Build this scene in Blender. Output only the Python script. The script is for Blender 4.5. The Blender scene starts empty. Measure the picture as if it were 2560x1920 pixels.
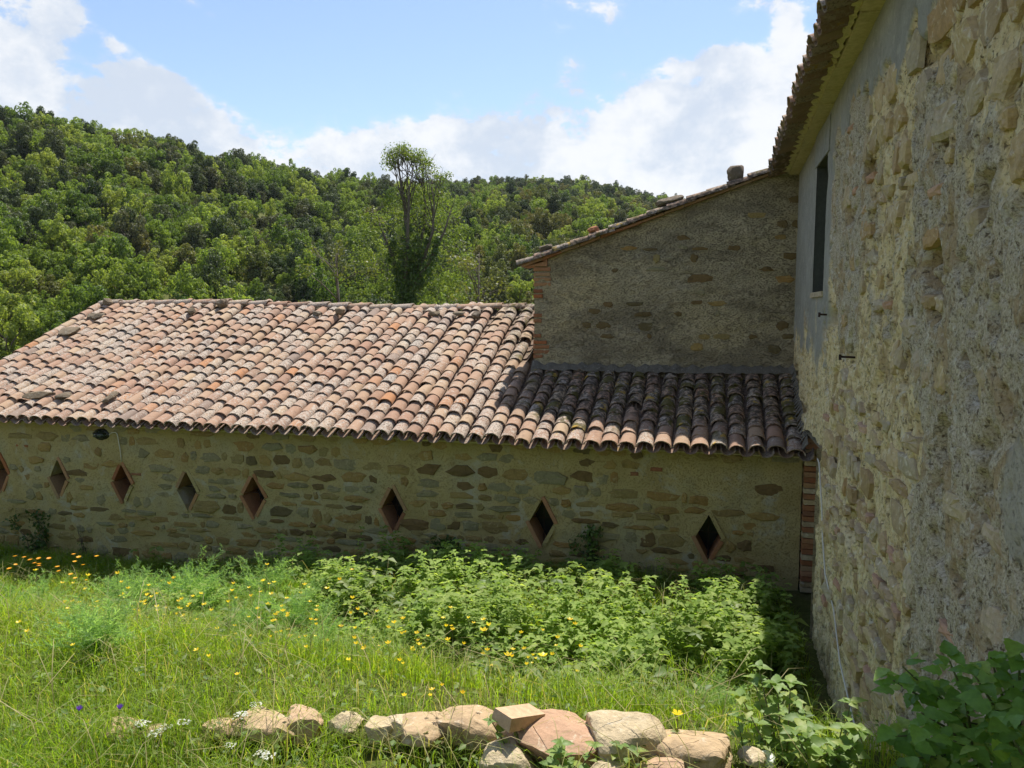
import bpy, math, random
import numpy as np
from mathutils import Vector, Matrix, Euler
from mathutils.geometry import delaunay_2d_cdt

SC = bpy.context.scene
COL = SC.collection
R = math.radians
rng = np.random.default_rng(11)
random.seed(5)

# ------------------------------------------------------------------ camera
cam_d = bpy.data.cameras.new('camera')
cam = bpy.data.objects.new('camera', cam_d)
COL.objects.link(cam)
CAM = np.array([-1.11, -9.68, 3.4])
cam.location = CAM
cam.rotation_euler = (R(90 - 5.6), 0, R(14.5))
cam_d.sensor_width = 36
cam_d.lens = 1923 / 2560 * 36
cam_d.clip_start = 0.05
cam_d.clip_end = 3000
SC.camera = cam

# ------------------------------------------------------------------ light, exposure
SUN = Vector((0.03, 0.49, 1.0)).normalized()
SUN_EL = math.asin(SUN.z)
SUN_AZ = math.atan2(SUN.x, SUN.y)
sl = bpy.data.lights.new('sun', 'SUN')
sl.energy = 3.5
sl.angle = R(0.53)
sl.color = (1.0, 0.955, 0.88)
so = bpy.data.objects.new('sun', sl)
so.rotation_euler = SUN.to_track_quat('Z', 'Y').to_euler()
COL.objects.link(so)
SC.view_settings.view_transform = 'Standard'
SC.view_settings.look = 'None'
SC.view_settings.gamma = 1
SC.view_settings.exposure = 1.1
SC.view_settings.use_curve_mapping = False
SC.render.engine = 'CYCLES'
SC.cycles.max_bounces = 8
SC.cycles.transparent_max_bounces = 8
SC.cycles.use_denoising = True

# ------------------------------------------------------------------ node helpers
def nd(nt, typ, ins=None, **kw):
    n = nt.nodes.new(typ)
    for k, v in kw.items():
        setattr(n, k, v)
    for k, v in (ins or {}).items():
        s = n.inputs[k]
        if isinstance(v, bpy.types.NodeSocket):
            nt.links.new(v, s)
        else:
            s.default_value = v
    return n

def rgb(c):
    return (c[0], c[1], c[2], 1.0)

def ramp(nt, fac, stops, interp='LINEAR'):
    n = nt.nodes.new('ShaderNodeValToRGB')
    cr = n.color_ramp
    cr.interpolation = interp
    while len(cr.elements) < len(stops):
        cr.elements.new(0.5)
    for e, (p, c) in zip(cr.elements, stops):
        e.position = p
        e.color = rgb(c) if not isinstance(c, (int, float)) else (c, c, c, 1)
    if fac is not None:
        nt.links.new(fac, n.inputs['Fac'])
    return n.outputs['Color']

def math_(nt, op, a, b=None, c=None, clamp=False):
    ins = {0: a}
    if b is not None: ins[1] = b
    if c is not None: ins[2] = c
    return nd(nt, 'ShaderNodeMath', ins, operation=op, use_clamp=clamp).outputs[0]

def sstep(nt, v, a, b):
    n = nd(nt, 'ShaderNodeMapRange', {0: v, 1: a, 2: b, 3: 0.0, 4: 1.0}, interpolation_type='SMOOTHSTEP')
    return n.outputs[0]

def mixc(nt, f, a, b, blend='MIX'):
    n = nd(nt, 'ShaderNodeMix', data_type='RGBA', blend_type=blend)
    for i, v in ((0, f), (6, a), (7, b)):
        if isinstance(v, bpy.types.NodeSocket):
            nt.links.new(v, n.inputs[i])
        else:
            n.inputs[i].default_value = v if i == 0 else rgb(v)
    return n.outputs[2]

def noise(nt, vec, scale, detail=4, rough=0.55, dist=0.0, out='Fac'):
    ins = {'Scale': scale, 'Detail': detail, 'Roughness': rough, 'Distortion': dist}
    if vec is not None: ins['Vector'] = vec
    return nd(nt, 'ShaderNodeTexNoise', ins).outputs[out]

def newmat(name):
    m = bpy.data.materials.new(name)
    m.use_nodes = True
    nt = m.node_tree
    nt.nodes.clear()
    out = nt.nodes.new('ShaderNodeOutputMaterial')
    return m, nt, out

def attr(nt, name):
    return nd(nt, 'ShaderNodeAttribute', attribute_name=name).outputs['Fac']

def rnd_src(nt):
    a = nd(nt, 'ShaderNodeObjectInfo').outputs['Random']
    b = attr(nt, 'rnd')
    return math_(nt, 'FRACT', math_(nt, 'ADD', a, b))

def pos(nt):
    return nd(nt, 'ShaderNodeNewGeometry').outputs['Position']

def bsdf(nt, out, color, rough=0.9, bump=None, bstr=0.4, bdist=0.02, spec=0.2):
    p = nd(nt, 'ShaderNodeBsdfPrincipled', {'Roughness': rough, 'Specular IOR Level': spec})
    if isinstance(color, bpy.types.NodeSocket): nt.links.new(color, p.inputs['Base Color'])
    else: p.inputs['Base Color'].default_value = rgb(color)
    if bump is not None:
        b = nd(nt, 'ShaderNodeBump', {'Height': bump, 'Strength': bstr, 'Distance': bdist})
        nt.links.new(b.outputs[0], p.inputs['Normal'])
    nt.links.new(p.outputs[0], out.inputs['Surface'])
    return p

# ------------------------------------------------------------------ world: sky and clouds
w = bpy.data.worlds.new('World')
SC.world = w
w.use_nodes = True
nt = w.node_tree
nt.nodes.clear()
wo = nt.nodes.new('ShaderNodeOutputWorld')
sky = nd(nt, 'ShaderNodeTexSky', sky_type='NISHITA', sun_disc=False, sun_elevation=SUN_EL, sun_rotation=SUN_AZ,
         altitude=300.0, air_density=1.0, dust_density=0.6, ozone_density=1.2)
SKY_STR = 0.083
D = nd(nt, 'ShaderNodeTexCoord').outputs['Generated']
sep = nd(nt, 'ShaderNodeSeparateXYZ', {0: D})
YAW, PIT, FPX = R(14.5), R(5.6), 1923.0
def pdir(px, py):        # direction seen at a source pixel, a fixed direction of the sky from here on
    fw = np.array([-math.sin(YAW)*math.cos(PIT), math.cos(YAW)*math.cos(PIT), -math.sin(PIT)])
    rt = np.array([math.cos(YAW), math.sin(YAW), 0]); up = np.cross(rt, fw)
    d = fw*FPX + rt*(px-1280) - up*(py-960)
    return d/np.linalg.norm(d)
# stretched coordinates: clouds seen near the horizon are flattened
warp = noise(nt, D, 5.0, 3, 0.6, 0, 'Color')
wv = nd(nt, 'ShaderNodeVectorMath', {0: warp, 1: (0.5, 0.5, 0.5)}, operation='SUBTRACT').outputs[0]
wv = nd(nt, 'ShaderNodeVectorMath', {0: wv, 3: 0.10}, operation='SCALE').outputs[0]
DW = nd(nt, 'ShaderNodeVectorMath', {0: D, 1: wv}, operation='ADD').outputs[0]
DS = nd(nt, 'ShaderNodeVectorMath', {0: D, 1: (1.0, 1.0, 1.7)}, operation='MULTIPLY').outputs[0]
n1 = noise(nt, DS, 4.5, 9, 0.60, 0.15)
n2 = noise(nt, DS, 14.0, 7, 0.62, 0.1)
# the bank along the horizon, general for all directions
elev = sep.outputs['Z']
bank = math_(nt, 'SUBTRACT', 1.0, sstep(nt, elev, 0.19, 0.30))
field = math_(nt, 'MULTIPLY', bank, 0.36)
field = math_(nt, 'ADD', field, -0.04)  # overall cloud cover raised so the unseen sky adds fill on shaded walls
n4 = noise(nt, DS, 42.0, 6, 0.65, 0.2)
def blob(px, py, rad, amp, sx=1.0):
    global field
    d = pdir(px, py)
    n = nd(nt, 'ShaderNodeVectorMath', {0: DW, 1: tuple(d)}, operation='SUBTRACT').outputs[0]
    n = nd(nt, 'ShaderNodeVectorMath', {0: n, 1: (1/sx, 1/sx, 1.0)}, operation='MULTIPLY').outputs[0]
    l = nd(nt, 'ShaderNodeVectorMath', {0: n}, operation='LENGTH').outputs[1]
    g = math_(nt, 'MULTIPLY', math_(nt, 'SUBTRACT', 1.0, sstep(nt, l, rad*0.15, rad)), amp)
    field = math_(nt, 'ADD', field, g)
K = 1/1923
for b in [(60, 110, 95, .26, 1.2), (180, 40, 70, .26, 1.0), (15, 235, 80, .26, 1.1), (300, 122, 30, .34, 1.0), (340, 215, 70, .22, 1.9), (510, 8, 40, .42, 2.2),
          (1440, 175, 60, .40, .9), (1362, 210, 40, .34, .8), (1620, 270, 120, .20, 1.8), (1850, 250, 100, .14, 1.2), (1528, 40, 45, .46, .6),
          (1550, 105, 35, .36, .8), (1740, 142, 34, .40, 3.2), (1975, 50, 75, .44, .5), (1150, 228, 26, .34, 1.8),
          (900, 45, 235, -.42, 1.9), (640, 150, 130, -.34, 1.4), (1180, 110, 160, -.34, 1.0), (1000, 270, 60, -.20, 1.5), (420, 110, 120, -.34, .9), (1720, 60, 90, -.40, 1.3), (1640, 130, 60, -.22, 1.0), (215, 190, 75, -.30, 1.2), (330, 60, 90, -.30, 1.0), (100, 290, 45, -.20, 1.6), (1880, 60, 60, -.30, .6), (1930, 330, 60, -.12, .7)]:
    blob(b[0], b[1], b[2]*K*1.25, b[3]*(0.80 if b[3] > 0 else 0.8), b[4])
tot = math_(nt, 'ADD', field, math_(nt, 'ADD', n1, math_(nt, 'ADD', math_(nt, 'MULTIPLY', math_(nt, 'SUBTRACT', n2, 0.5), 0.9), math_(nt, 'MULTIPLY', math_(nt, 'SUBTRACT', n4, 0.5), 0.30))))
dens = math_(nt, 'ADD', math_(nt, 'MULTIPLY', sstep(nt, tot, 0.46, 0.70), 0.45), math_(nt, 'MULTIPLY', sstep(nt, tot, 0.56, 0.66), 0.55))
# cloud tone: brighter where thick, grey undersides
n3 = noise(nt, DW, 9.0, 6, 0.6, 0)
tone = sstep(nt, math_(nt, 'ADD', n3, math_(nt, 'MULTIPLY', n2, 0.6)), 0.66, 0.96)
ccol = mixc(nt, tone, (0.315, 0.35, 0.405), (0.455, 0.46, 0.468))
skyc = nd(nt, 'ShaderNodeVectorMath', {0: sky.outputs[0], 3: SKY_STR}, operation='SCALE').outputs[0]
hz = math_(nt, 'MULTIPLY', math_(nt, 'SUBTRACT', 1.0, sstep(nt, elev, 0.0, 0.5)), 0.18)
skyc = mixc(nt, hz, skyc, (0.285, 0.36, 0.45))
above = sstep(nt, elev, -0.02, 0.02)
dens = math_(nt, 'MULTIPLY', math_(nt, 'MULTIPLY', dens, 0.93), above)
bg = nd(nt, 'ShaderNodeBackground', {'Color': mixc(nt, dens, skyc, ccol), 'Strength': 1.0})
nt.links.new(bg.outputs[0], wo.inputs['Surface'])

# ------------------------------------------------------------------ numpy noise
def _h(i, j, k):
    n = (i*374761393 + j*668265263 + k*2147483647) & 0xffffffff
    n = ((n ^ (n >> 13)) * 1274126177) & 0xffffffff
    return ((n ^ (n >> 16)) & 0xffff) / 65535.0

def vn(x, y, z=0.0):
    x, y, z = np.broadcast_arrays(np.asarray(x, float), np.asarray(y, float), np.asarray(z, float))
    xi, yi, zi = np.floor(x).astype(np.int64), np.floor(y).astype(np.int64), np.floor(z).astype(np.int64)
    fx, fy, fz = x-xi, y-yi, z-zi
    fx, fy, fz = fx*fx*(3-2*fx), fy*fy*(3-2*fy), fz*fz*(3-2*fz)
    r = 0
    for a in (0, 1):
        for b in (0, 1):
            for c in (0, 1):
                r = r + _h(xi+a, yi+b, zi+c)*(fx if a else 1-fx)*(fy if b else 1-fy)*(fz if c else 1-fz)
    return r

def fbm(x, y, z=0.0, oct=4, g=0.5):
    s, a, t = 0, 1.0, 0
    for o in range(oct):
        f = 2.0**o
        s = s + a*vn(np.asarray(x)*f+o*17.3, np.asarray(y)*f+o*9.1, np.asarray(z)*f+o*5.7); t += a; a *= g
    return s/t

def ss(a, b, v):
    t = np.clip((np.asarray(v, float)-a)/(b-a), 0, 1)
    return t*t*(3-2*t)

# ------------------------------------------------------------------ mesh helpers
def mesh_np(name, V, faces, mats=(), smooth=False, attrs=None, mi=None):
    me = bpy.data.meshes.new(name)
    V = np.asarray(V, np.float32).reshape(-1, 3)
    groups = [np.asarray(f, np.int32) for f in (faces if isinstance(faces, (list, tuple)) else [faces]) if len(f)]
    me.vertices.add(len(V))
    me.vertices.foreach_set('co', V.ravel())
    loops = np.concatenate([g.ravel() for g in groups])
    tot = np.concatenate([np.full(len(g), g.shape[1], np.int32) for g in groups])
    start = np.concatenate([[0], np.cumsum(tot)[:-1]]).astype(np.int32)
    me.loops.add(len(loops))
    me.loops.foreach_set('vertex_index', loops)
    me.polygons.add(len(tot))
    me.polygons.foreach_set('loop_start', start)
    me.polygons.foreach_set('loop_total', tot)
    if mi is not None:
        me.polygons.foreach_set('material_index', np.asarray(mi, np.int32))
    me.polygons.foreach_set('use_smooth', np.full(len(tot), bool(smooth)))
    for m in mats:
        me.materials.append(m)
    for k, v in (attrs or {}).items():
        a = me.attributes.new(k, 'FLOAT', 'POINT')
        a.data.foreach_set('value', np.asarray(v, np.float32))
    me.update(calc_edges=True)
    return me

class MB:
    """collects polygons of any size into one mesh"""
    def __init__(s): s.v = []; s.f = []; s.m = []; s.r = []; s.rv = 0.0; s.mi = 0
    def add(s, vs, fs):
        o = len(s.v)
        s.v += [tuple(v) for v in vs]
        s.r += [s.rv]*len(vs)
        s.f += [tuple(i+o for i in f) for f in fs]
        s.m += [s.mi]*len(fs)
    def box(s, lo, hi, mtx=None, jit=0.0):
        vs = [Vector((x, y, z)) for x in (lo[0], hi[0]) for y in (lo[1], hi[1]) for z in (lo[2], hi[2])]
        if jit: vs = [v+Vector((random.uniform(-jit, jit), random.uniform(-jit, jit), random.uniform(-jit, jit))) for v in vs]
        if mtx: vs = [mtx @ v for v in vs]
        s.add(vs, [(0, 1, 3, 2), (4, 6, 7, 5), (0, 4, 5, 1), (2, 3, 7, 6), (0, 2, 6, 4), (1, 5, 7, 3)])
    def tube(s, pts, rad, n=5, cap=True):
        pts = [Vector(p) for p in pts]
        vs, fs = [], []
        for i, p in enumerate(pts):
            t = (pts[min(i+1, len(pts)-1)] - pts[max(i-1, 0)]).normalized()
            a = t.orthogonal().normalized() if i == 0 else (a - t*a.dot(t)).normalized()
            b = t.cross(a)
            r = rad[i] if hasattr(rad, '__len__') else rad
            for k in range(n):
                q = 2*math.pi*k/n
                vs.append(p + a*math.cos(q)*r + b*math.sin(q)*r)
        for i in range(len(pts)-1):
            for k in range(n):
                fs.append((i*n+k, i*n+(k+1) % n, (i+1)*n+(k+1) % n, (i+1)*n+k))
        if cap:
            fs.append(tuple(range(n))[::-1]); fs.append(tuple((len(pts)-1)*n+k for k in range(n)))
        s.add(vs, fs)
    def mesh(s, name, mats, smooth=False):
        me = bpy.data.meshes.new(name)
        me.from_pydata(s.v, [], s.f)
        for m in (mats if isinstance(mats, (list, tuple)) else [mats]): me.materials.append(m)
        me.polygons.foreach_set('use_smooth', [smooth]*len(s.f))
        me.polygons.foreach_set('material_index', s.m)
        a = me.attributes.new('rnd', 'FLOAT', 'POINT'); a.data.foreach_set('value', s.r)
        me.update()
        return me

def ob(name, me, parent=None, loc=(0, 0, 0), rot=None, scale=None):
    o = bpy.data.objects.new(name, me)
    o.location = loc
    if rot is not None: o.rotation_euler = rot
    if scale is not None: o.scale = (scale,)*3 if not hasattr(scale, '__len__') else scale
    if parent is not None: o.parent = parent
    COL.objects.link(o)
    return o

def tag(o, label=None, cat=None, group=None, kind=None):
    if label: o['label'] = label
    if cat: o['category'] = cat
    if group: o['group'] = group
    if kind: o['kind'] = kind
    return o

def thing(name, label, cat, loc=(0, 0, 0), group=None):
    o = ob(name, None, None, loc)
    o.empty_display_size = 0.1
    return tag(o, label, cat, group)

# ------------------------------------------------------------------ materials
def stone_mat(name, cols, stain=(0.12, 0.10, 0.07), pale=None, scale=9.0, stain_amt=0.45, bstr=0.6, bdist=0.012, speck=0.0):
    m, nt, out = newmat(name)
    if len(cols) == 1: cols = cols*2
    P = pos(nt)
    base = ramp(nt, rnd_src(nt), [(i/(len(cols)-1) if len(cols) > 1 else 0, c) for i, c in enumerate(cols)])
    a = noise(nt, P, scale, 6, 0.6)
    c = mixc(nt, math_(nt, 'MULTIPLY', sstep(nt, a, 0.48, 0.72), stain_amt), base, stain)
    b = noise(nt, P, scale*4.3, 5, 0.65)
    c = mixc(nt, 0.5, c, ramp(nt, b, [(0.25, 0.30), (0.75, 0.72)]), 'OVERLAY')
    if pale:
        q = noise(nt, P, scale*2.2, 6, 0.65, 0.6)
        c = mixc(nt, math_(nt, 'MULTIPLY', sstep(nt, q, 0.56, 0.68), 0.75), c, pale)
    h = math_(nt, 'ADD', math_(nt, 'MULTIPLY', a, 0.6), math_(nt, 'MULTIPLY', b, 0.6))
    bsdf(nt, out, c, 0.93, h, bstr, bdist, 0.15)
    return m

M = {}
M['sand'] = stone_mat('sandstone', [(0.277, 0.196, 0.071), (0.326, 0.218, 0.076), (0.253, 0.201, 0.084), (0.301, 0.178, 0.058), (0.223, 0.167, 0.070)], (0.133, 0.092, 0.037), (0.398, 0.321, 0.169))
M['grey'] = stone_mat('greystone', [(0.229, 0.207, 0.116), (0.277, 0.235, 0.132), (0.205, 0.178, 0.095)], (0.109, 0.092, 0.048), (0.386, 0.333, 0.201))
M['dark'] = stone_mat('darkstone', [(0.145, 0.101, 0.043), (0.181, 0.115, 0.048), (0.139, 0.109, 0.053)], (0.037, 0.029, 0.016))
M['brick'] = stone_mat('brick', [(0.341, 0.125, 0.052), (0.263, 0.106, 0.052), (0.354, 0.163, 0.075), (0.236, 0.112, 0.063)], (0.131, 0.088, 0.046))
M['brickpale'] = stone_mat('pale_brick', [(0.368, 0.213, 0.103), (0.381, 0.175, 0.086), (0.328, 0.225, 0.121), (0.394, 0.188, 0.098)], (0.210, 0.150, 0.081))
M['brickloose'] = stone_mat('tan_brick', [(0.50, 0.34, 0.21)], (0.40, 0.27, 0.17))
M['hstone'] = stone_mat('house_stone', [(0.50, 0.385, 0.21), (0.42, 0.35, 0.235), (0.56, 0.42, 0.23), (0.37, 0.26, 0.13), (0.48, 0.40, 0.28), (0.44, 0.29, 0.14)],
                        (0.30, 0.19, 0.085), (0.72, 0.64, 0.48), 6.0, 0.55, 1.0, 0.03)
M['hstone_red'] = stone_mat('house_brick', [(0.42, 0.24, 0.15), (0.48, 0.32, 0.21)], (0.36, 0.24, 0.14), None, 8)
M['rock'] = stone_mat('rock', [(0.386, 0.272, 0.158), (0.420, 0.304, 0.180), (0.454, 0.336, 0.206), (0.403, 0.248, 0.162)], (0.185, 0.136, 0.088), (0.521, 0.448, 0.331), 7.0, 0.5, 0.9, 0.02)
M['rockpale'] = stone_mat('pale_rock', [(0.462, 0.368, 0.228), (0.487, 0.400, 0.265)], (0.286, 0.208, 0.118), (0.605, 0.544, 0.427), 10.0, 0.5, 1.0, 0.02)
M['roofrock'] = stone_mat('lichen_rock', [(0.168, 0.136, 0.096), (0.210, 0.160, 0.103), (0.143, 0.112, 0.081)], (0.067, 0.056, 0.044), (0.378, 0.344, 0.272), 12.0, 0.5, 0.9, 0.02)

def mortar_mat():
    m, nt, out = newmat('barn_mortar')
    P = pos(nt)
    a = noise(nt, P, 1.3, 5, 0.6)
    c = ramp(nt, a, [(0.3, (0.354, 0.269, 0.109)), (0.5, (0.424, 0.337, 0.155)), (0.7, (0.388, 0.343, 0.207))])
    f = noise(nt, P, 48, 6, 0.75)
    pits = sstep(nt, f, 0.52, 0.63)
    c = mixc(nt, math_(nt, 'MULTIPLY', pits, 0.55), c, (0.183, 0.129, 0.049))
    g = noise(nt, P, 5.5, 8, 0.72, 0.5)
    c = mixc(nt, math_(nt, 'MULTIPLY', sstep(nt, g, 0.55, 0.70), 0.65), c, (0.235, 0.162, 0.062))
    lime = noise(nt, P, 2.1, 7, 0.7, 0.4)
    c = mixc(nt, math_(nt, 'MULTIPLY', sstep(nt, lime, 0.54, 0.64), 0.55), c, (0.44, 0.42, 0.35))
    z = nd(nt, 'ShaderNodeSeparateXYZ', {0: P}).outputs['Z']
    alg = math_(nt, 'MULTIPLY', sstep(nt, math_(nt, 'ADD', z, math_(nt, 'MULTIPLY', a, 0.5)), 1.55, 1.95), 0.6)
    c = mixc(nt, alg, c, (0.295, 0.230, 0.052))
    h = math_(nt, 'SUBTRACT', math_(nt, 'MULTIPLY', g, 0.8), math_(nt, 'MULTIPLY', pits, 0.35))
    bsdf(nt, out, c, 0.95, h, 0.7, 0.02, 0.1)
    return m
M['mortar'] = mortar_mat()

def annex_mat():
    m, nt, out = newmat('annex_render')
    P = pos(nt)
    st = nd(nt, 'ShaderNodeVectorMath', {0: P, 1: (1.0, 1.0, 2.3)}, operation='MULTIPLY').outputs[0]
    a = noise(nt, P, 1.1, 4, 0.6)
    c = ramp(nt, a, [(0.3, (0.592, 0.483, 0.280)), (0.6, (0.482, 0.400, 0.256)), (0.75, (0.622, 0.520, 0.334))])
    f = noise(nt, st, 38, 6, 0.75)
    pits = sstep(nt, f, 0.50, 0.62)
    g = noise(nt, st, 3.6, 8, 0.72, 0.3)
    c = mixc(nt, math_(nt, 'MULTIPLY', pits, 0.7), c, (0.171, 0.139, 0.090))
    c = mixc(nt, math_(nt, 'MULTIPLY', sstep(nt, g, 0.5, 0.68), 0.7), c, (0.187, 0.151, 0.096))
    big = noise(nt, st, 0.85, 5, 0.65, 0.4)
    c = mixc(nt, math_(nt, 'MULTIPLY', sstep(nt, big, 0.44, 0.62), 0.5), c, (0.148, 0.122, 0.085))
    h = math_(nt, 'SUBTRACT', math_(nt, 'MULTIPLY', f, 0.7), math_(nt, 'MULTIPLY', pits, 0.5))
    bsdf(nt, out, c, 0.95, h, 1.0, 0.03, 0.1)
    return m
M['annex'] = annex_mat()

def house_mat():
    m, nt, out = newmat('house_render')
    P = pos(nt)
    pl = attr(nt, 'plaster')
    ye = attr(nt, 'earth')
    f = noise(nt, P, 75, 5, 0.72)
    f2 = noise(nt, P, 20, 6, 0.7, 0.5)
    grey = ramp(nt, f, [(0.34, (0.25, 0.20, 0.125)), (0.48, (0.55, 0.465, 0.325)), (0.60, (0.65, 0.565, 0.415)), (0.70, (0.80, 0.73, 0.57))])
    yel = ramp(nt, f2, [(0.33, (0.42, 0.30, 0.15)), (0.45, (0.78, 0.61, 0.33)), (0.60, (0.86, 0.72, 0.43)), (0.72, (0.86, 0.79, 0.58))])
    c = mixc(nt, ye, grey, yel)
    b = noise(nt, P, 2.6, 6, 0.68, 0.6)
    c = mixc(nt, math_(nt, 'MULTIPLY', sstep(nt, b, 0.52, 0.60), 0.65), c, (0.44, 0.30, 0.145))
    b2 = noise(nt, P, 5.3, 6, 0.7, 0.9)
    c = mixc(nt, math_(nt, 'MULTIPLY', sstep(nt, b2, 0.58, 0.64), 0.6), c, (0.76, 0.71, 0.60))
    b3 = noise(nt, P, 34, 5, 0.7, 0.6)
    c = mixc(nt, math_(nt, 'MULTIPLY', sstep(nt, b3, 0.57, 0.65), 0.8), c, (0.19, 0.135, 0.075))
    b4 = noise(nt, P, 9, 6, 0.7, 1.2)
    c = mixc(nt, math_(nt, 'MULTIPLY', sstep(nt, b4, 0.55, 0.64), 0.65), c, (0.33, 0.245, 0.145))
    cement = ramp(nt, noise(nt, P, 2.2, 7, 0.7), [(0.3, (0.24, 0.23, 0.195)), (0.7, (0.36, 0.345, 0.295))])
    cement = mixc(nt, math_(nt, 'MULTIPLY', sstep(nt, f, 0.57, 0.66), 0.6), cement, (0.13, 0.125, 0.11))
    cement = mixc(nt, math_(nt, 'MULTIPLY', sstep(nt, b4, 0.50, 0.66), 0.45), cement, (0.46, 0.43, 0.36))
    c = mixc(nt, pl, c, cement)
    hh = math_(nt, 'ADD', math_(nt, 'MULTIPLY', f, 0.5), math_(nt, 'MULTIPLY', f2, 1.1))
    hh = math_(nt, 'SUBTRACT', hh, math_(nt, 'MULTIPLY', sstep(nt, b3, 0.56, 0.66), 0.4))
    inv = math_(nt, 'SUBTRACT', 1.0, math_(nt, 'MULTIPLY', pl, 0.85))
    bsdf(nt, out, c, 0.95, math_(nt, 'MULTIPLY', hh, inv), 0.95, 0.025, 0.1)
    return m
M['house'] = house_mat()
M['cement'] = stone_mat('cement', [(0.27, 0.265, 0.235)], (0.18, 0.175, 0.155), None, 5, 0.4, 0.3)
M['reveal'] = stone_mat('shaded_cement', [(0.075, 0.078, 0.068)], (0.05, 0.05, 0.045), None, 5, 0.4, 0.3)  # cement darkened, the shade of the window recess put into its colour
M['soffit'] = stone_mat('soffit', [(0.52, 0.45, 0.235), (0.47, 0.41, 0.215), (0.54, 0.45, 0.25)], (0.34, 0.27, 0.13), None, 6, 0.4, 0.4)
M['flash'] = stone_mat('tar_mortar', [(0.15, 0.13, 0.10)], (0.06, 0.05, 0.04), (0.30, 0.27, 0.22), 14, 0.6, 0.9)

def tile_mat(name='roof_tile', under=False):
    m, nt, out = newmat(name)
    P = pos(nt)
    r = rnd_src(nt)
    sp = nd(nt, 'ShaderNodeSeparateXYZ', {0: P})
    base = ramp(nt, r, [(0.0, (0.334, 0.198, 0.135)), (0.15, (0.379, 0.249, 0.166)), (0.3, (0.352, 0.215, 0.146)), (0.42, (0.280, 0.181, 0.127)), (0.5, (0.397, 0.275, 0.174)),
                       (0.62, (0.343, 0.211, 0.142)), (0.74, (0.415, 0.301, 0.194)), (0.86, (0.361, 0.232, 0.158)), (0.90, (0.415, 0.202, 0.095)), (0.95, (0.235, 0.181, 0.146)), (1.0, (0.379, 0.258, 0.182))])
    r2 = math_(nt, 'FRACT', math_(nt, 'MULTIPLY', r, 37.7))
    a = noise(nt, P, 11, 6, 0.65)
    off = math_(nt, 'MULTIPLY', math_(nt, 'SUBTRACT', r2, 0.5), 0.22)
    lich = sstep(nt, math_(nt, 'ADD', noise(nt, P, 26, 7, 0.70, 0.8), off), 0.46, 0.60)
    c = mixc(nt, math_(nt, 'MULTIPLY', lich, 0.70), base, (0.48, 0.43, 0.36))
    c = mixc(nt, math_(nt, 'MULTIPLY', sstep(nt, a, 0.52, 0.70), 0.55), c, (0.19, 0.12, 0.09))
    sp2 = sstep(nt, math_(nt, 'ADD', noise(nt, P, 55, 4, 0.6), math_(nt, 'MULTIPLY', off, 0.7)), 0.60, 0.66)
    c = mixc(nt, math_(nt, 'MULTIPLY', sp2, 0.85), c, (0.07, 0.06, 0.05))
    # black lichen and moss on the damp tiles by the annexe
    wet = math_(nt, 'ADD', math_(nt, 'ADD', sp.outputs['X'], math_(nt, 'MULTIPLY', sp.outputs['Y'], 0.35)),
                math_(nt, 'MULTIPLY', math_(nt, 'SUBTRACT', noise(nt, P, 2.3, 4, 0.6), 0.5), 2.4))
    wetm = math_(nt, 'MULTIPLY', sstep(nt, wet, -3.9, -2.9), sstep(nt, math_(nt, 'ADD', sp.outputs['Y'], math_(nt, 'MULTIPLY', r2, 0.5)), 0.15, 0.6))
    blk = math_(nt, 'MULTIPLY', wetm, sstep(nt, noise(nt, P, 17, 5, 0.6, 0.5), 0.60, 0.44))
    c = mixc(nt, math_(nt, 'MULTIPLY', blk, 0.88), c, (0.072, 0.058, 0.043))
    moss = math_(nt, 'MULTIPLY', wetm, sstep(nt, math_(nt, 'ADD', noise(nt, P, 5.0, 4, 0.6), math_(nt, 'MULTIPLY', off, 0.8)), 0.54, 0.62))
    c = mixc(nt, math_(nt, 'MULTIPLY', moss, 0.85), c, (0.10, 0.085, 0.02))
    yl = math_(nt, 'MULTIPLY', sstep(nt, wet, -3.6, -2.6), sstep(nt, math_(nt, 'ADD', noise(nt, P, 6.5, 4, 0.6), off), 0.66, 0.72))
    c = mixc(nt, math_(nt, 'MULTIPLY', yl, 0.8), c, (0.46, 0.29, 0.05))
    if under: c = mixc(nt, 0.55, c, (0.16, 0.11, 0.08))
    bsdf(nt, out, c, 0.92, math_(nt, 'ADD', a, math_(nt, 'MULTIPLY', lich, 0.3)), 0.5, 0.01, 0.15)
    return m
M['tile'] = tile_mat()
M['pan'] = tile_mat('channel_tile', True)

def leaf_mat(name, stops, trans=0.35, rough=0.5, spec=0.3, use_obj=True, vein=0.0, tint=None):
    m, nt, out = newmat(name)
    if use_obj: r = rnd_src(nt)
    else: r = attr(nt, 'rnd')
    c = ramp(nt, r, stops)
    P = pos(nt)
    v = noise(nt, P, 1.1 if not vein else 60.0, 3, 0.6)
    c = mixc(nt, 0.35, c, ramp(nt, v, [(0.3, 0.30), (0.7, 0.70)]), 'OVERLAY')
    p = nd(nt, 'ShaderNodeBsdfPrincipled', {'Roughness': rough, 'Specular IOR Level': spec, 'Base Color': c})
    tc = mixc(nt, 1.0, c, tint or (1.0, 1.0, 0.45), 'MULTIPLY')
    tc = nd(nt, 'ShaderNodeVectorMath', {0: tc, 3: 2.0}, operation='SCALE').outputs[0]
    t = nd(nt, 'ShaderNodeBsdfTranslucent', {'Color': tc})
    mx = nd(nt, 'ShaderNodeMixShader', {0: trans, 1: p.outputs[0], 2: t.outputs[0]})
    nt.links.new(mx.outputs[0], out.inputs['Surface'])
    return m
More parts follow.
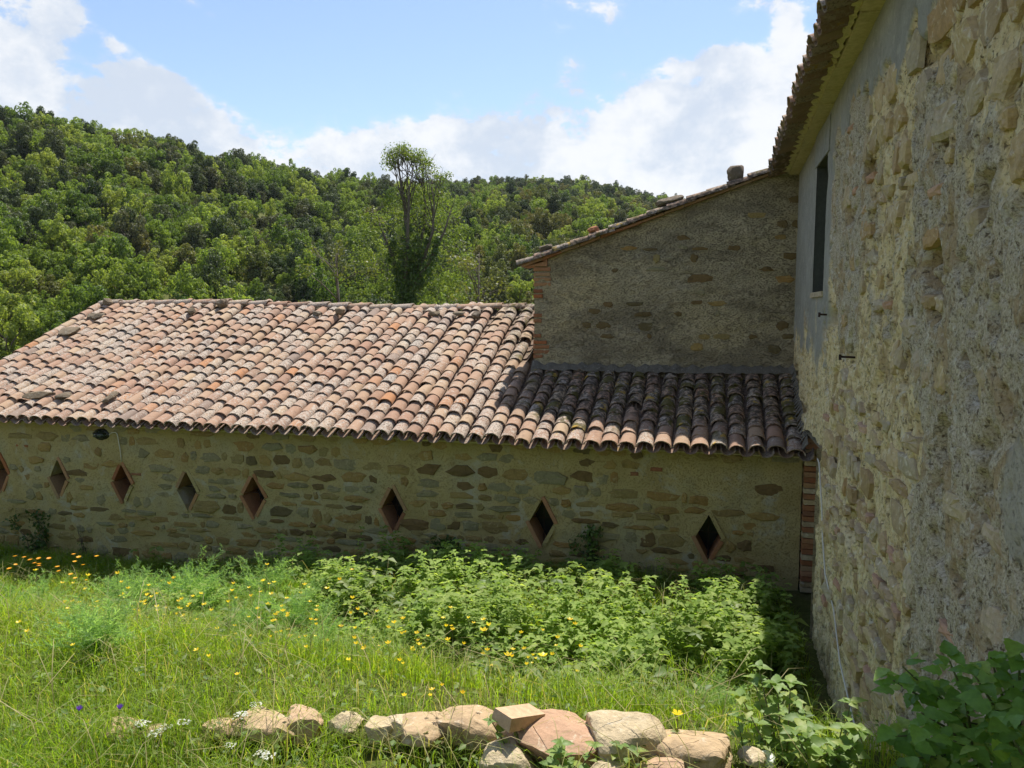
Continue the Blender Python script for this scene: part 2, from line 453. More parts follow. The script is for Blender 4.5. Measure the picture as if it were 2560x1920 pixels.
M['grass'] = leaf_mat('grass', [(0.0, (0.095, 0.175, 0.016)), (0.4, (0.165, 0.265, 0.018)), (0.75, (0.245, 0.33, 0.022)), (0.9, (0.30, 0.30, 0.045)), (1.0, (0.44, 0.37, 0.16))], 0.52, 0.45, 0.3, False)
M['straw'] = leaf_mat('dry_grass', [(0.0, (0.36, 0.30, 0.14)), (0.5, (0.24, 0.25, 0.08)), (1.0, (0.45, 0.37, 0.20))], 0.3, 0.6, 0.2, False)
M['nettle'] = leaf_mat('nettle', [(0.0, (0.11, 0.185, 0.035)), (0.5, (0.195, 0.285, 0.06)), (1.0, (0.34, 0.41, 0.13))], 0.45, 0.6, 0.12, False)
M['weed'] = leaf_mat('weed', [(0.0, (0.08, 0.14, 0.025)), (0.5, (0.13, 0.20, 0.038)), (1.0, (0.21, 0.25, 0.06))], 0.42, 0.5, 0.3, False)
M['fennel'] = leaf_mat('fennel', [(0.0, (0.19, 0.31, 0.12)), (1.0, (0.26, 0.38, 0.16))], 0.55, 0.5, 0.3)
M['bramble'] = leaf_mat('bramble', [(0.0, (0.12, 0.23, 0.04)), (0.7, (0.18, 0.32, 0.055)), (0.9, (0.27, 0.37, 0.07)), (1.0, (0.31, 0.39, 0.08))], 0.38, 0.45, 0.35, True, 1)
M['mint'] = leaf_mat('mint', [(0.0, (0.14, 0.22, 0.055)), (0.6, (0.20, 0.29, 0.08)), (1.0, (0.28, 0.33, 0.07))], 0.4, 0.5, 0.3, True, 1)
M['stem'] = leaf_mat('stem', [(0.0, (0.10, 0.13, 0.04)), (1.0, (0.16, 0.12, 0.06))], 0.0, 0.6, 0.2)
M['petal'] = leaf_mat('yellow_petal', [(0.0, (0.72, 0.50, 0.012)), (1.0, (0.80, 0.60, 0.02))], 0.25, 0.4, 0.3, True, 0, (1, 1, 0.3))
M['orange'] = leaf_mat('orange_petal', [(0.0, (0.75, 0.36, 0.015)), (1.0, (0.80, 0.44, 0.02))], 0.25, 0.4, 0.3, True, 0, (1, 0.9, 0.3))
M['white'] = leaf_mat('white_petal', [(0.0, (0.60, 0.60, 0.55)), (1.0, (0.66, 0.66, 0.61))], 0.2, 0.5, 0.3, True, 0, (1, 1, 1))
M['purple'] = leaf_mat('purple_petal', [(0.0, (0.16, 0.07, 0.36)), (1.0, (0.20, 0.10, 0.42))], 0.2, 0.5, 0.3, True, 0, (0.8, 0.6, 1))
M['oak'] = leaf_mat('holm_oak', [(0.0, (0.040, 0.066, 0.022)), (0.35, (0.058, 0.086, 0.027)), (0.7, (0.075, 0.095, 0.034)), (1.0, (0.10, 0.10, 0.042))], 0.25, 0.55, 0.25)
M['broad'] = leaf_mat('broadleaf', [(0.0, (0.075, 0.125, 0.026)), (0.35, (0.13, 0.185, 0.036)), (0.7, (0.19, 0.25, 0.05)), (1.0, (0.235, 0.265, 0.065))], 0.45, 0.5, 0.25)
M['olive'] = leaf_mat('olive_leaf', [(0.0, (0.10, 0.125, 0.035)), (0.5, (0.135, 0.14, 0.038)), (1.0, (0.165, 0.145, 0.045))], 0.32, 0.5, 0.25)
M['elm'] = leaf_mat('elm_leaf', [(0.0, (0.07, 0.115, 0.022)), (0.6, (0.115, 0.165, 0.03)), (1.0, (0.16, 0.20, 0.04))], 0.38, 0.5, 0.25)
M['ivy'] = leaf_mat('ivy', [(0.0, (0.045, 0.085, 0.018)), (0.6, (0.075, 0.125, 0.025)), (1.0, (0.12, 0.17, 0.03))], 0.25, 0.45, 0.35)
M['bark'] = stone_mat('bark', [(0.12, 0.10, 0.08), (0.16, 0.13, 0.10)], (0.06, 0.05, 0.04), None, 5, 0.5, 0.8)
M['iron'] = stone_mat('rusty_iron', [(0.05, 0.035, 0.03)], (0.10, 0.05, 0.03), None, 30)
M['cable'] = stone_mat('pale_cable', [(0.62, 0.58, 0.50)], (0.5, 0.45, 0.36), None, 30, 0.3, 0.1)
M['wood'] = stone_mat('grey_board', [(0.13, 0.13, 0.115), (0.10, 0.10, 0.09)], (0.06, 0.06, 0.05), None, 8)  # board toned dark for the unlit window slot

def simple(name, col, rough=0.5, spec=0.4):
    m, nt, out = newmat(name)
    v = noise(nt, pos(nt), 30, 4, 0.6)
    c = mixc(nt, 0.4, col, ramp(nt, v, [(0.3, 0.35), (0.7, 0.62)]), 'OVERLAY')
    bsdf(nt, out, c, rough, None, 0, 0, spec)
    return m
M['lampblack'] = simple('black_metal', (0.018, 0.02, 0.018), 0.35, 0.5)
M['lampglass'] = simple('dark_glass', (0.03, 0.045, 0.04), 0.12, 0.6)
M['darkin'] = simple('dark_interior', (0.014, 0.016, 0.02), 0.3, 0.4)  # near-black colour stands for the unlit barn interior

def ground_mat():
    m, nt, out = newmat('earth')
    P = pos(nt)
    a = noise(nt, P, 2.0, 6, 0.65)
    b = noise(nt, P, 18, 5, 0.65)
    c = ramp(nt, a, [(0.3, (0.06, 0.075, 0.02)), (0.55, (0.10, 0.11, 0.03)), (0.75, (0.16, 0.12, 0.07))])
    c = mixc(nt, 0.6, c, ramp(nt, b, [(0.25, 0.25), (0.75, 0.75)]), 'OVERLAY')
    bsdf(nt, out, c, 0.95, b, 0.8, 0.05, 0.1)
    return m
M['earth'] = ground_mat()

# ------------------------------------------------------------------ terrain
SKYX = np.array([-2600, -1200, -500, 0, 150, 300, 400, 550, 650, 750, 850, 950, 1050, 1150, 1300, 1420, 1600, 2000, 3000])
SKYY = np.array([200, 130, 190, 252, 275, 305, 325, 352, 372, 385, 392, 392, 392, 395, 408, 432, 455, 470, 520])
SKYR = np.array([150, 150, 155, 165, 170, 175, 180, 188, 195, 205, 225, 255, 285, 300, 315, 330, 340, 350, 350])
AZT = np.arctan((SKYX*1.1573-1280)/1923.0) - YAW
ELT = np.arctan((665-SKYY)*1.1573/1923.0*np.cos(np.arctan((SKYX*1.1573-1280)/1923.0)))
R0 = 48.0
def terrain(x, y):
    x = np.asarray(x, float); y = np.asarray(y, float)
    # the near plot: meadow floor, bank up to where the camera stands
    edge = np.where(x > -3.4, 0.0, np.clip((-3.4-x)*0.10, 0, 0.6))
    cut = ss(-1.6, -.5, x)
    zn = 1.62*ss(-4.75+edge*1.6-.5*cut, -6.42-edge*0.4-.05*cut, y)
    zn = zn - .36*ss(-4.2, -9.0, x)*ss(-5.2, -2.4, y) - .10*ss(-2.2, -4.2, x)*ss(-3.5, -1.2, y)
    zn = zn + 0.10*(fbm(x*0.9, y*0.9, 0, 3)-0.5)
    zn = zn - 7.0*ss(7.0, 34.0, y) - 3.0*ss(-14, -32, x)*ss(-8, 0, y)
    dx, dy = x-CAM[0], y-CAM[1]
    r = np.hypot(dx, dy)
    az = np.arctan2(dx, dy)
    e = np.interp(az, AZT, ELT)
    front = ss(-1.9, -1.3, az)*ss(1.4, 0.9, az)
    RR = np.interp(az, AZT, SKYR)
    zt = 3.4 + RR*np.tan(e) - 3.3
    t = (r-R0)/(RR-R0)
    tt = np.clip(t, 0, 1)
    bump = (fbm(x*0.022, y*0.022, 3.3, 3)-0.5)*16*np.sin(np.pi*tt)
    zh = -7.0 + (zt+7.0)*tt**0.92 + bump - np.clip(r-RR, 0, 900)*0.12
    zh = np.where(t > 1, np.maximum(zh, -30), zh)
    far = ss(R0-14, R0+2, r)*front
    return zn*(1-far) + zh*far

def ring_mesh(name, radii, nseg, mat):
    th = np.linspace(-np.pi, np.pi, nseg, endpoint=False)
    X, Y = [], []
    for r in radii:
        X.append(CAM[0]+r*np.sin(th)); Y.append(CAM[1]+r*np.cos(th))
    X = np.array(X); Y = np.array(Y)
    Z = terrain(X, Y)
    V = np.stack([X, Y, Z], -1).reshape(-1, 3)
    i = np.arange(len(radii)-1)[:, None]*nseg; k = np.arange(nseg)[None]; k2 = (k+1) % nseg
    F = np.stack([i+k, i+k2, i+nseg+k2, i+nseg+k], -1).reshape(-1, 4)[:, ::-1]
    return ob(name, mesh_np(name, V, F, [mat], True))
g = ring_mesh('ground', np.concatenate([[0.02], np.linspace(0.4, 16, 60), np.linspace(17, 40, 20)]), 180, M['earth'])
tag(g, kind='structure')
h = ring_mesh('hillside', np.concatenate([np.linspace(40, 400, 90), np.linspace(420, 560, 8)]), 260, M['earth'])
tag(h, kind='structure')

# ------------------------------------------------------------------ building blocks
def tile_mesh(name, L=0.40, r0=0.103, r1=0.080, th=0.014, n=8, mat=None, seed=0, flip=False):
    """barrel tile, wide end at y=0, narrow end at y=L, crown up (or down when flipped)"""
    rs = np.random.default_rng(seed)
    mb = MB()
    rows = [(0.0, r0), (0.5, (r0+r1)/2), (1.0, r1)]
    V = []
    jag = rs.uniform(-0.006, 0.006, n+1)
    for t, r in rows:
        for rr in (r, r-th):
            for k in range(n+1):
                a = math.pi*(k/n)
                yy = t*L + (jag[k] if t == 0 else 0)
                wob = 1+0.02*math.sin(3*a+seed)
                z = math.sin(a)*rr*0.80*wob
                V.append((math.cos(a)*rr, yy, z if not flip else 0.075-z))
    F = []
    m = n+1
    for i in range(2):
        o = i*2*m
        for k in range(n):
            F.append((o+k, o+k+1, o+2*m+k+1, o+2*m+k))
            F.append((o+m+k+1, o+m+k, o+3*m+k, o+3*m+k+1))
        F.append((o, o+2*m, o+3*m, o+m)); F.append((o+n, o+m+n, o+3*m+n, o+2*m+n))
    for o, s in ((0, 1), (4*m, -1)):
        for k in range(n):
            q = (o+k, o+m+k, o+m+k+1, o+k+1)
            F.append(q if s > 0 else q[::-1])
    if flip: F = [f[::-1] for f in F]
    mb.add(V, F)
    return mb.mesh(name, mat or M['tile'], False)

TILES = [tile_mesh('roof_tile', L=rng.uniform(0.37, 0.42), r0=rng.uniform(0.100, 0.108), r1=rng.uniform(0.078, 0.084), seed=i) for i in range(8)]
for me in TILES:
    me.polygons.foreach_set('use_smooth', [True]*len(me.polygons))
    try: me.set_sharp_from_angle(angle=R(40))
    except Exception: pass
PAN = tile_mesh('channel_tile', L=0.40, r0=0.088, r1=0.105, th=0.012, n=6, mat=M['pan'], seed=3, flip=True)

def join_copies(name, items, mats, smooth=True, kind='stuff', parent=None):
    """items: (mesh, matrix) pairs made one mesh, each with its own random value"""
    Vs, T3, T4, rn = [], [], [], []
    o = 0
    cache = {}
    for me, mtx in items:
        if me.name not in cache:
            co = np.empty(len(me.vertices)*3, np.float32); me.vertices.foreach_get('co', co)
            t = [tuple(p.vertices) for p in me.polygons]
            cache[me.name] = (co.reshape(-1, 3), np.array([p for p in t if len(p) == 3], np.int32).reshape(-1, 3), np.array([p for p in t if len(p) == 4], np.int32).reshape(-1, 4))
        co, f3, f4 = cache[me.name]
        mt = np.array(mtx)
        Vs.append(co @ mt[:3, :3].T + mt[:3, 3])
        T3.append(f3+o); T4.append(f4+o); rn.append(np.full(len(co), random.random())); o += len(co)
    me = mesh_np(name, np.concatenate(Vs), [np.concatenate(T3), np.concatenate(T4)], mats, smooth, {'rnd': np.concatenate(rn)})
    try: me.set_sharp_from_angle(angle=R(40))
    except Exception: pass
    q = ob(name, me, parent)
    if kind: q['kind'] = kind
    return q

def poly_stone(w_, h_, seed, proud=0.015, rect=False, k=10):
    """a stone face in the XZ plane looking towards -Y, bedded 2 cm deep"""
    rs = np.random.default_rng(seed)
    if rect:
        pts = [(-.5, -.5), (0, -.5), (.5, -.5), (.5, 0), (.5, .5), (0, .5), (-.5, .5), (-.5, 0)]
        pts = [(px*w_+rs.normal(0, .004), pz*h_+rs.normal(0, .003)) for px, pz in pts]
    else:
        m = int(rs.integers(5, 8))
        ang = (np.arange(m)+rs.uniform(-.30, .30, m))*2*math.pi/m+rs.uniform(0, 6.28)
        e = rs.uniform(2.5, 6.0)
        cor = []
        for a in ang:
            c, s = math.cos(a), math.sin(a)
            rr = (abs(c)**e+abs(s)**e)**(-1/e)*rs.uniform(.80, 1.06)
            cor.append((c*rr*w_/2, s*rr*h_/2))
        pts = []
        for i in range(m):
            p, q = cor[i], cor[(i+1) % m]
            pts.append(p)
            t = rs.uniform(.35, .65); b = rs.uniform(-.06, .05)*min(w_, h_)
            dx_, dz_ = q[0]-p[0], q[1]-p[1]; L_ = math.hypot(dx_, dz_)+1e-6
            pts.append((p[0]+dx_*t+dz_/L_*b, p[1]+dz_*t-dx_/L_*b))
    n = len(pts)
    tx, tz = rs.uniform(-.04, .04, 2)
    V = [(x*1.04, 0.03, z*1.04) for x, z in pts]
    V += [(x*.98, -proud*rs.uniform(.2, .7)-tx*x-tz*z, z*.98) for x, z in pts]
    V += [(x*.72, -proud*(1+rs.uniform(-.45, .45))-tx*x-tz*z, z*.70) for x, z in pts]
    V.append((0, -proud*1.15, 0))
    F = []
    for i in range(n):
        j = (i+1) % n
        F.append((i, j, n+j, n+i)); F.append((n+i, n+j, 2*n+j, 2*n+i)); F.append((2*n+i, 2*n+j, 3*n))
    return V, F

def stone_courses(u0, u1, v0, v1, hr, wr, seed, gap=(0.012, 0.03)):
    rs = np.random.default_rng(seed)
    v = v0
    out = []
    while v < v1-0.05:
        h_ = rs.uniform(*hr)
        u = u0 + rs.uniform(-.2, 0)
        while u < u1:
            w_ = rs.uniform(*wr)*(1.0 if rs.random() < .75 else .6)
            g_ = rs.uniform(*gap)
            out.append((u+w_/2, v+h_/2+rs.normal(0, .012), w_-g_, h_*rs.uniform(.75, 1.0)-g_))
            u += w_
        v += h_
    return out

# ------------------------------------------------------------------ BARN
barn = thing('barn', 'long low stone barn with diamond openings under a terracotta tiled roof', 'barn', (-6.7, 0, 0))
BO = Vector((6.7, 0, 0))
def bpart(name, me, loc=(0, 0, 0), rot=None, parent=None, scale=None):
    if parent is None:
        return ob(name, me, barn, Vector(loc)+BO, rot, scale)
    return ob(name, me, parent, loc, rot, scale)
DIA = [(-12.08, .778), (-10.94, .765), (-9.75, .755), (-8.61, .70), (-7.49, .68), (-5.32, .636), (-3.21, .602), (-1.084, .56)]
DW2 = [.16, .155, .16, .165, .18, .165, .165, .155]
DH2 = [.30, .30, .29, .295, .305, .31, .31, .29]
XL, XR = -13.25, -0.01
# front wall with the diamond holes
pts, edges = [], []
gx = np.arange(XL, XR+0.001, 0.0497); gz = np.arange(-0.8, 1.76, 0.0515)
gx[-1] = XR
for a in gx:
    for b in gz:
        ok = all(abs(a-cx)/(w2+.03)+abs(b-cz)/(h2+.05) > 1.0 for (cx, cz), w2, h2 in zip(DIA, DW2, DH2))
        if ok: pts.append(Vector((a, b)))
for (cx, cz), w2, h2 in zip(DIA, DW2, DH2):
    o = len(pts)
    pts += [Vector((cx, cz+h2)), Vector((cx+w2, cz)), Vector((cx, cz-h2)), Vector((cx-w2, cz))]
    edges += [(o, o+1), (o+1, o+2), (o+2, o+3), (o+3, o)]
V2, _, F2, *_ = delaunay_2d_cdt(pts, edges, [], 0, 1e-5)
V2 = np.array([(v.x, v.y) for v in V2])
F2 = np.array([tuple(f) for f in F2 if len(f) == 3])
cen = V2[F2].mean(1)
keep = np.ones(len(F2), bool)
for (cx, cz), w2, h2 in zip(DIA, DW2, DH2):
    keep &= ~(np.abs(cen[:, 0]-cx)/w2+np.abs(cen[:, 1]-cz)/h2 < 0.999)
F2 = F2[keep]
dmin = np.full(len(V2), 9.0)
for (cx, cz), w2, h2 in zip(DIA, DW2, DH2):
    dmin = np.minimum(dmin, np.abs(V2[:, 0]-cx)/w2+np.abs(V2[:, 1]-cz)/h2)
amp = ss(1.0, 1.35, dmin)*0.06
yy = -(fbm(V2[:, 0]*4.2, V2[:, 1]*5.6, 1.0, 4)-.5)*amp
a, b, c = V2[F2[:, 0]], V2[F2[:, 1]], V2[F2[:, 2]]
crs = (b[:, 0]-a[:, 0])*(c[:, 1]-a[:, 1])-(b[:, 1]-a[:, 1])*(c[:, 0]-a[:, 0])
F2[crs < 0] = F2[crs < 0][:, ::-1]
wall = bpart('wall', mesh_np('wall', np.stack([V2[:, 0], yy, V2[:, 1]], 1), F2, [M['mortar']], True))
WO = (0, 0, 0)
# stones bedded in the mortar
cand = stone_courses(XL+.1, XR-.05, -0.42, 1.62, (.08, .22), (.14, .52), 21, (.0, .016))
rs = np.random.default_rng(7)
stones = []
def near_dia(u, v, hw, hh):
    for (cx, cz), w2, h2 in zip(DIA, DW2, DH2):
        if abs(u-cx)/(w2+.075+hw*.9)+abs(v-cz)/(h2+.13+hh*.9) < 1.0: return True
    return False
for (u, v, w_, h_) in cand:
    p = 0.96 if -8.5 < u < -2.6 else (0.74 if u > -2.6 else 0.62)
    p += 0.45*(fbm(u*.8, v*1.5, 4, 2)-.5)*2
    if v > 1.4: p *= .75
    if rs.random() > p or near_dia(u, v, w_/2, h_/2) or u+w_/2 > XR-.02 or h_ < .04: continue
    stones.append((u, v, w_, h_))
for _ in range(70):
    u, v = rs.uniform(XL+.3, XR-.3), rs.uniform(.1, 1.5)
    if near_dia(u, v, .1, .04): continue
    if any(abs(u-s[0]) < (s[2]+.2)/2 and abs(v-s[1]) < (s[3]+.07)/2 for s in stones): continue
    stones.append((u, v, rs.uniform(.10, .26), rs.uniform(.035, .06), 1))
def seen_size(q): return -q[2]*q[3]/((q[0]-CAM[0])**2+CAM[1]**2)
bricks_ = [q for q in stones if len(q) > 4]
stones = sorted([q for q in stones if len(q) == 4], key=seen_size)
small = {}
for i, q in enumerate(bricks_+stones):
    u, v, w_, h_ = q[:4]
    isb = len(q) > 4
    V, F = poly_stone(w_, h_, 900+i, rs.uniform(.004, .020), isb, rs.integers(8, 12))
    mk = 'brick' if isb else rs.choice(['sand']*6+['grey']*3+['dark'] if u < -2.8 else ['sand', 'sand', 'sand', 'dark', 'dark', 'grey'])
    yb = float(-(fbm(u*4.2, v*5.6, 1.0, 1)-.5)*.02)-.001
    if i < len(bricks_)+295:
        mb = MB(); mb.add(V, F)
        ob('brick' if isb else 'stone', mb.mesh('stone', M[mk]), wall, (u, yb, v))
    else:
        mb = small.setdefault(mk, MB()); mb.rv = random.random()
        mb.add([(a+u, b+yb, c+v) for a, b, c in V], F)
if small:
    al = MB(); mats = []
    for n_, (mk, q) in enumerate(small.items()):
        mats.append(M[mk]); o_ = len(al.v)
        al.v += q.v; al.r += q.r; al.f += [tuple(t+o_ for t in f) for f in q.f]; al.m += [n_]*len(q.f)
    ob('stones', al.mesh('stones', mats), wall)['kind'] = 'stuff'
# cornice of thin mossy slabs under the eave
corn = bpart('cornice', None, (0, 0, 0))
x = XL
while x < XR-.05:
    L_ = min(random.uniform(.25, .55), XR-.01-x)
    mb = MB(); mb.box((0.003, -.11+random.uniform(-.012, .012), 0), (L_-.004, .10, .048+random.uniform(-.004, .004)), None, .003)
    ob('slab', mb.mesh('cornice_slab', M['soffit']), corn, (x, 0, 1.635+random.uniform(-.005, .005)))
    x += L_
# body behind: gable, back wall, floor-dark lining
mb = MB()
MT = math.tan(R(24)); RY = 3.62
def zroof(x, y): return 1.70 + MT*(y+.25) + (-0.013*(x+8.5))*(y+.25)/3.85 + .022*math.sin(x*.9+y*.5)*math.sin(y*1.1+.4) + .012*math.sin(x*2.3+1.0)*math.sin(y*2.0)
mb.add([(XL, 0, -.3), (XL, 2*RY, -.3), (XL, 2*RY, 1.6), (XL, RY, zroof(XL, RY)-.06), (XL, 0.0, 1.66)], [(0, 4, 3, 2, 1)])
mb.add([(XL, 2*RY, -.3), (XR, 2*RY, -.3), (XR, 2*RY, 1.6), (XL, 2*RY, 1.6)], [(0, 3, 2, 1)])
bpart('gable_wall', mb.mesh('gable_wall', M['mortar']))
# windows: dark sheet standing for the unlit inside, brick surround, bars
for wi, ((cx, cz), w2, h2) in enumerate(zip(DIA, DW2, DH2)):
    mb = MB(); D0 = .36
    mb.add([(0, D0, h2+.05), (w2+.04, D0, 0), (0, D0, -h2-.05), (-w2-.04, D0, 0)], [(0, 3, 2, 1)])
    wn = bpart('window', mb.mesh('window_dark_sheet', M['darkin']), (cx, 0, cz))
    cor = [(0, h2), (w2, 0), (0, -h2), (-w2, 0)]
    for k in range(4):
        p, q = Vector((cor[k][0], 0, cor[k][1])), Vector((cor[(k+1) % 4][0], 0, cor[(k+1) % 4][1]))
        d = (q-p); L_ = d.length; d.normalize()
        nrm = Vector((d.z, 0, -d.x))
        if nrm.dot((p+q)/2) < 0: nrm = -nrm
        T_ = .050
        e0 = .02 if k in (0, 2) else -.03
        mb = MB()
        y0 = -.012-.006*random.random()
        mid = .30
        P = [p-d*e0, q+d*e0]
        vs = []
        for yv in (y0, D0+.01):
            vs += [P[0]+Vector((0, yv, 0)), P[1]+Vector((0, yv, 0)), P[1]+nrm*T_+Vector((0, yv, 0)), P[0]+nrm*T_+Vector((0, yv, 0))]
        # inner faces stay on the opening's edge
        mb.add(vs, [(0, 1, 2, 3), (4, 7, 6, 5), (0, 4, 5, 1), (1, 5, 6, 2), (2, 6, 7, 3), (3, 7, 4, 0)])
        mm = random.choice(['brick', 'brickpale', 'brickpale', 'brickpale', 'mortar'])
        ob('brick', mb.mesh('window_brick', M[mm]), wn)
    for ax in (0, 1):
        mb = MB()
        if ax: mb.tube([(0, .16, -h2*.95), (0, .16, h2*.95)], .006, 5)
        else: mb.tube([(-w2*.97, .17, .02), (w2*.97, .17, .02)], .006, 5)
        ob('bar', mb.mesh('window_bar', M['iron']), wn)
# roof
roof = bpart('roof', None)
mb = MB()
for ya, yb in ((-.16, RY), ):
    mb.add([(XL, ya, zroof(XL, ya)-.035), (XR, ya, zroof(XR, ya)-.035), (XR, yb, zroof(XR, yb)-.035), (XL, yb, zroof(XL, yb)-.035),
            (XL, ya, zroof(XL, ya)-.075), (XR, ya, zroof(XR, ya)-.075), (XR, yb, zroof(XR, yb)-.075), (XL, yb, zroof(XL, yb)-.075)],
           [(0, 1, 2, 3), (4, 7, 6, 5), (0, 4, 5, 1), (3, 7, 4, 0), (1, 5, 6, 2)])
mb.add([(XL, RY, zroof(XL, RY)-.035), (XR, RY, zroof(XR, RY)-.035), (XR, 2*RY+.2, 1.5), (XL, 2*RY+.2, 1.5)], [(0, 1, 2, 3)])
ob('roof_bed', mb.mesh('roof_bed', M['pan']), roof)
ncol = 61
items, pans = [], []
SL = R(24)
for c in range(ncol):
    xc = -0.12 - c*0.2185 + random.uniform(-.008, .008)
    ph = random.uniform(-.07, .07)
    skew = random.uniform(-.012, .012)
    s = 0.0; k = 0
    smax = (RY+.25)/math.cos(SL)-.06
    start = random.uniform(-.02, .03)
    ylim = 1.50
    while True:
        s = start + (0 if k == 0 else k*.248 + ph + random.gauss(0, .016))
        if s > smax-.12: break
        y = -.27+s*math.cos(SL)
        x = xc + skew*s + random.uniform(-.006, .006)
        if xc > -3.85 and y > 1.50: break
        if random.random() < .05: y += random.uniform(-.07, .05)
        z = zroof(x, y)
        slope = SL + (-0.013*(x+8.5))/3.85
        # the wide lower end rides on the tile below
        mt = Matrix.Translation((x, y, z+.022+random.uniform(-.003, .006))) @ Euler((slope-R(3.2)+random.uniform(-.02, .02), random.uniform(-.08, .08), random.gauss(0, .035))).to_matrix().to_4x4() @ Matrix.Diagonal((random.uniform(.95, 1.06), random.choice([1, 1, 1, .93, 1.04]), random.uniform(.88, 1.10), 1))
        if random.random() > .004:
            items.append((random.choice(TILES), mt, (x-CAM[0])**2+(y-CAM[1])**2))
        # channel tile to the right of this column
        mp = Matrix.Translation((x+.109, y-.018, z-.052)) @ Euler((slope-R(2.0), 0, random.uniform(-.03, .03))).to_matrix().to_4x4()
        pans.append((PAN, mp))
        k += 1
items.sort(key=lambda t: t[2])
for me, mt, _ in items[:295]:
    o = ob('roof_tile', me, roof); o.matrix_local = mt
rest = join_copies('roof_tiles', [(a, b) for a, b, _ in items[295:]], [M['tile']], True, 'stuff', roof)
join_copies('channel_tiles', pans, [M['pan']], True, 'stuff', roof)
# ridge: barrel tiles laid along, mortar bits beneath
x = XL+.0; i = 0
RT = [tile_mesh('ridge_tile', L=.50, r0=.125, r1=.105, th=.016, n=8, seed=20+j) for j in range(3)]
for me in RT: me.polygons.foreach_set('use_smooth', [True]*len(me.polygons))
while x < -3.75:
    o = ob('ridge_tile', random.choice(RT), roof)
    zz = zroof(x, RY)
    o.matrix_local = Matrix.Translation((x+.46, RY, zz+.012+random.uniform(-.006, .010))) @ Euler((0, 0, R(90)+random.uniform(-.03, .03))).to_matrix().to_4x4() @ Euler((R(-1.5), 0, 0)).to_matrix().to_4x4()
    x += .425
# broken mortar and tile bits bedding the ridge
def chunk_mesh(name, sx, sy, sz, seed, mat, k=2, jag=.22, sharp=2.6, cuts=11):
    import bmesh
    rs = np.random.default_rng(seed)
    bm = bmesh.new()
    bmesh.ops.create_icosphere(bm, subdivisions=k, radius=1.0)
    V = np.array([v.co[:] for v in bm.verts])
    e = sharp
    n = (np.abs(V)**e).sum(1)**(1/e)
    V = V/n[:, None]
    o = rs.uniform(0, 50, 3)
    V *= (1+jag*(fbm(V[:, 0]*1.3+o[0], V[:, 1]*1.3+o[1], V[:, 2]*1.3+o[2], 3)-.5)*2)[:, None]
    for _ in range(4 if k < 4 else cuts):
        d = rs.normal(size=3); d /= np.linalg.norm(d)
        q = V @ d; lim = rs.uniform(.70, .95) if k < 4 else rs.uniform(.62, .92)
        V -= np.where(q > lim, q-lim, 0)[:, None]*d
    V *= 1+(.05 if k < 4 else .10)*(fbm(V[:, 0]*4+o[0], V[:, 1]*4, V[:, 2]*6, 4, .6)-.5)[:, None]
    V *= np.array([sx, sy, sz])
    F = np.array([[v.index for v in f.verts] for f in bm.faces])
    bm.free()
    me = mesh_np(name, V, F, [mat], True)
    try: me.set_sharp_from_angle(angle=R(24))
    except Exception: pass
    return me
for i, x in enumerate(np.arange(-12.9, -3.9, .36)):
    me = chunk_mesh('mortar', .15, .05, .035, 300+i, M['roofrock'], 1)
    ob('mortar', me, roof, (x+random.uniform(-.06, .06), RY-.13, zroof(x, RY-.13)+.035), (random.uniform(-.1, .3), random.uniform(-.1, .1), random.uniform(-.1, .1)))
# lamp on the barn wall
lamp = thing('wall_lamp', 'oval black bulkhead lamp fixed to the barn wall below the eave', 'lamp', (-10.085, -.02, 1.49))
def dome(mb, rx, rz, dy, y0, nr=5, ns=16):
    vs = []
    for i in range(nr):
        a = i/nr*math.pi/2
        for k in range(ns):
            t = 2*math.pi*k/ns
            vs.append((math.cos(t)*rx*math.cos(a), y0-dy*math.sin(a), math.sin(t)*rz*math.cos(a)))
    vs.append((0, y0-dy, 0))
    fs = [(i*ns+k, (i+1)*ns+k, (i+1)*ns+(k+1) % ns, i*ns+(k+1) % ns) for i in range(nr-1) for k in range(ns)]
    fs += [((nr-1)*ns+k, len(vs)-1, (nr-1)*ns+(k+1) % ns) for k in range(ns)]
    mb.add(vs, [f[::-1] for f in fs])
mb = MB(); dome(mb, .150, .096, .045, 0.02); ob('base', mb.mesh('lamp_base', M['lampblack'], True), lamp)
mb = MB(); dome(mb, .115, .066, .085, -.012); ob('glass', mb.mesh('lamp_glass', M['lampglass'], True), lamp)
mb = MB()
for zz in (-.03, .03):
    mb.tube([(-.12, -.02, zz), (-.08, -.075, zz*.8), (0, -.10, zz*.7), (.08, -.075, zz*.8), (.12, -.02, zz)], .006, 5)
mb.tube([(0, -.02, -.08), (0, -.085, -.05), (0, -.104, 0), (0, -.085, .05), (0, -.02, .08)], .006, 5)
ob('guard', mb.mesh('lamp_guard', M['lampblack'], True), lamp)
mb = MB()
mb.tube([(.15, .0, .0), (.20, -.005, .03), (.27, -.006, .045), (.305, -.006, .02), (.32, -.004, -.08), (.34, -.003, -.22), (.355, -.004, -.40)], .008, 5)
ob('cable', mb.mesh('lamp_cable', M['cable'], True), lamp)

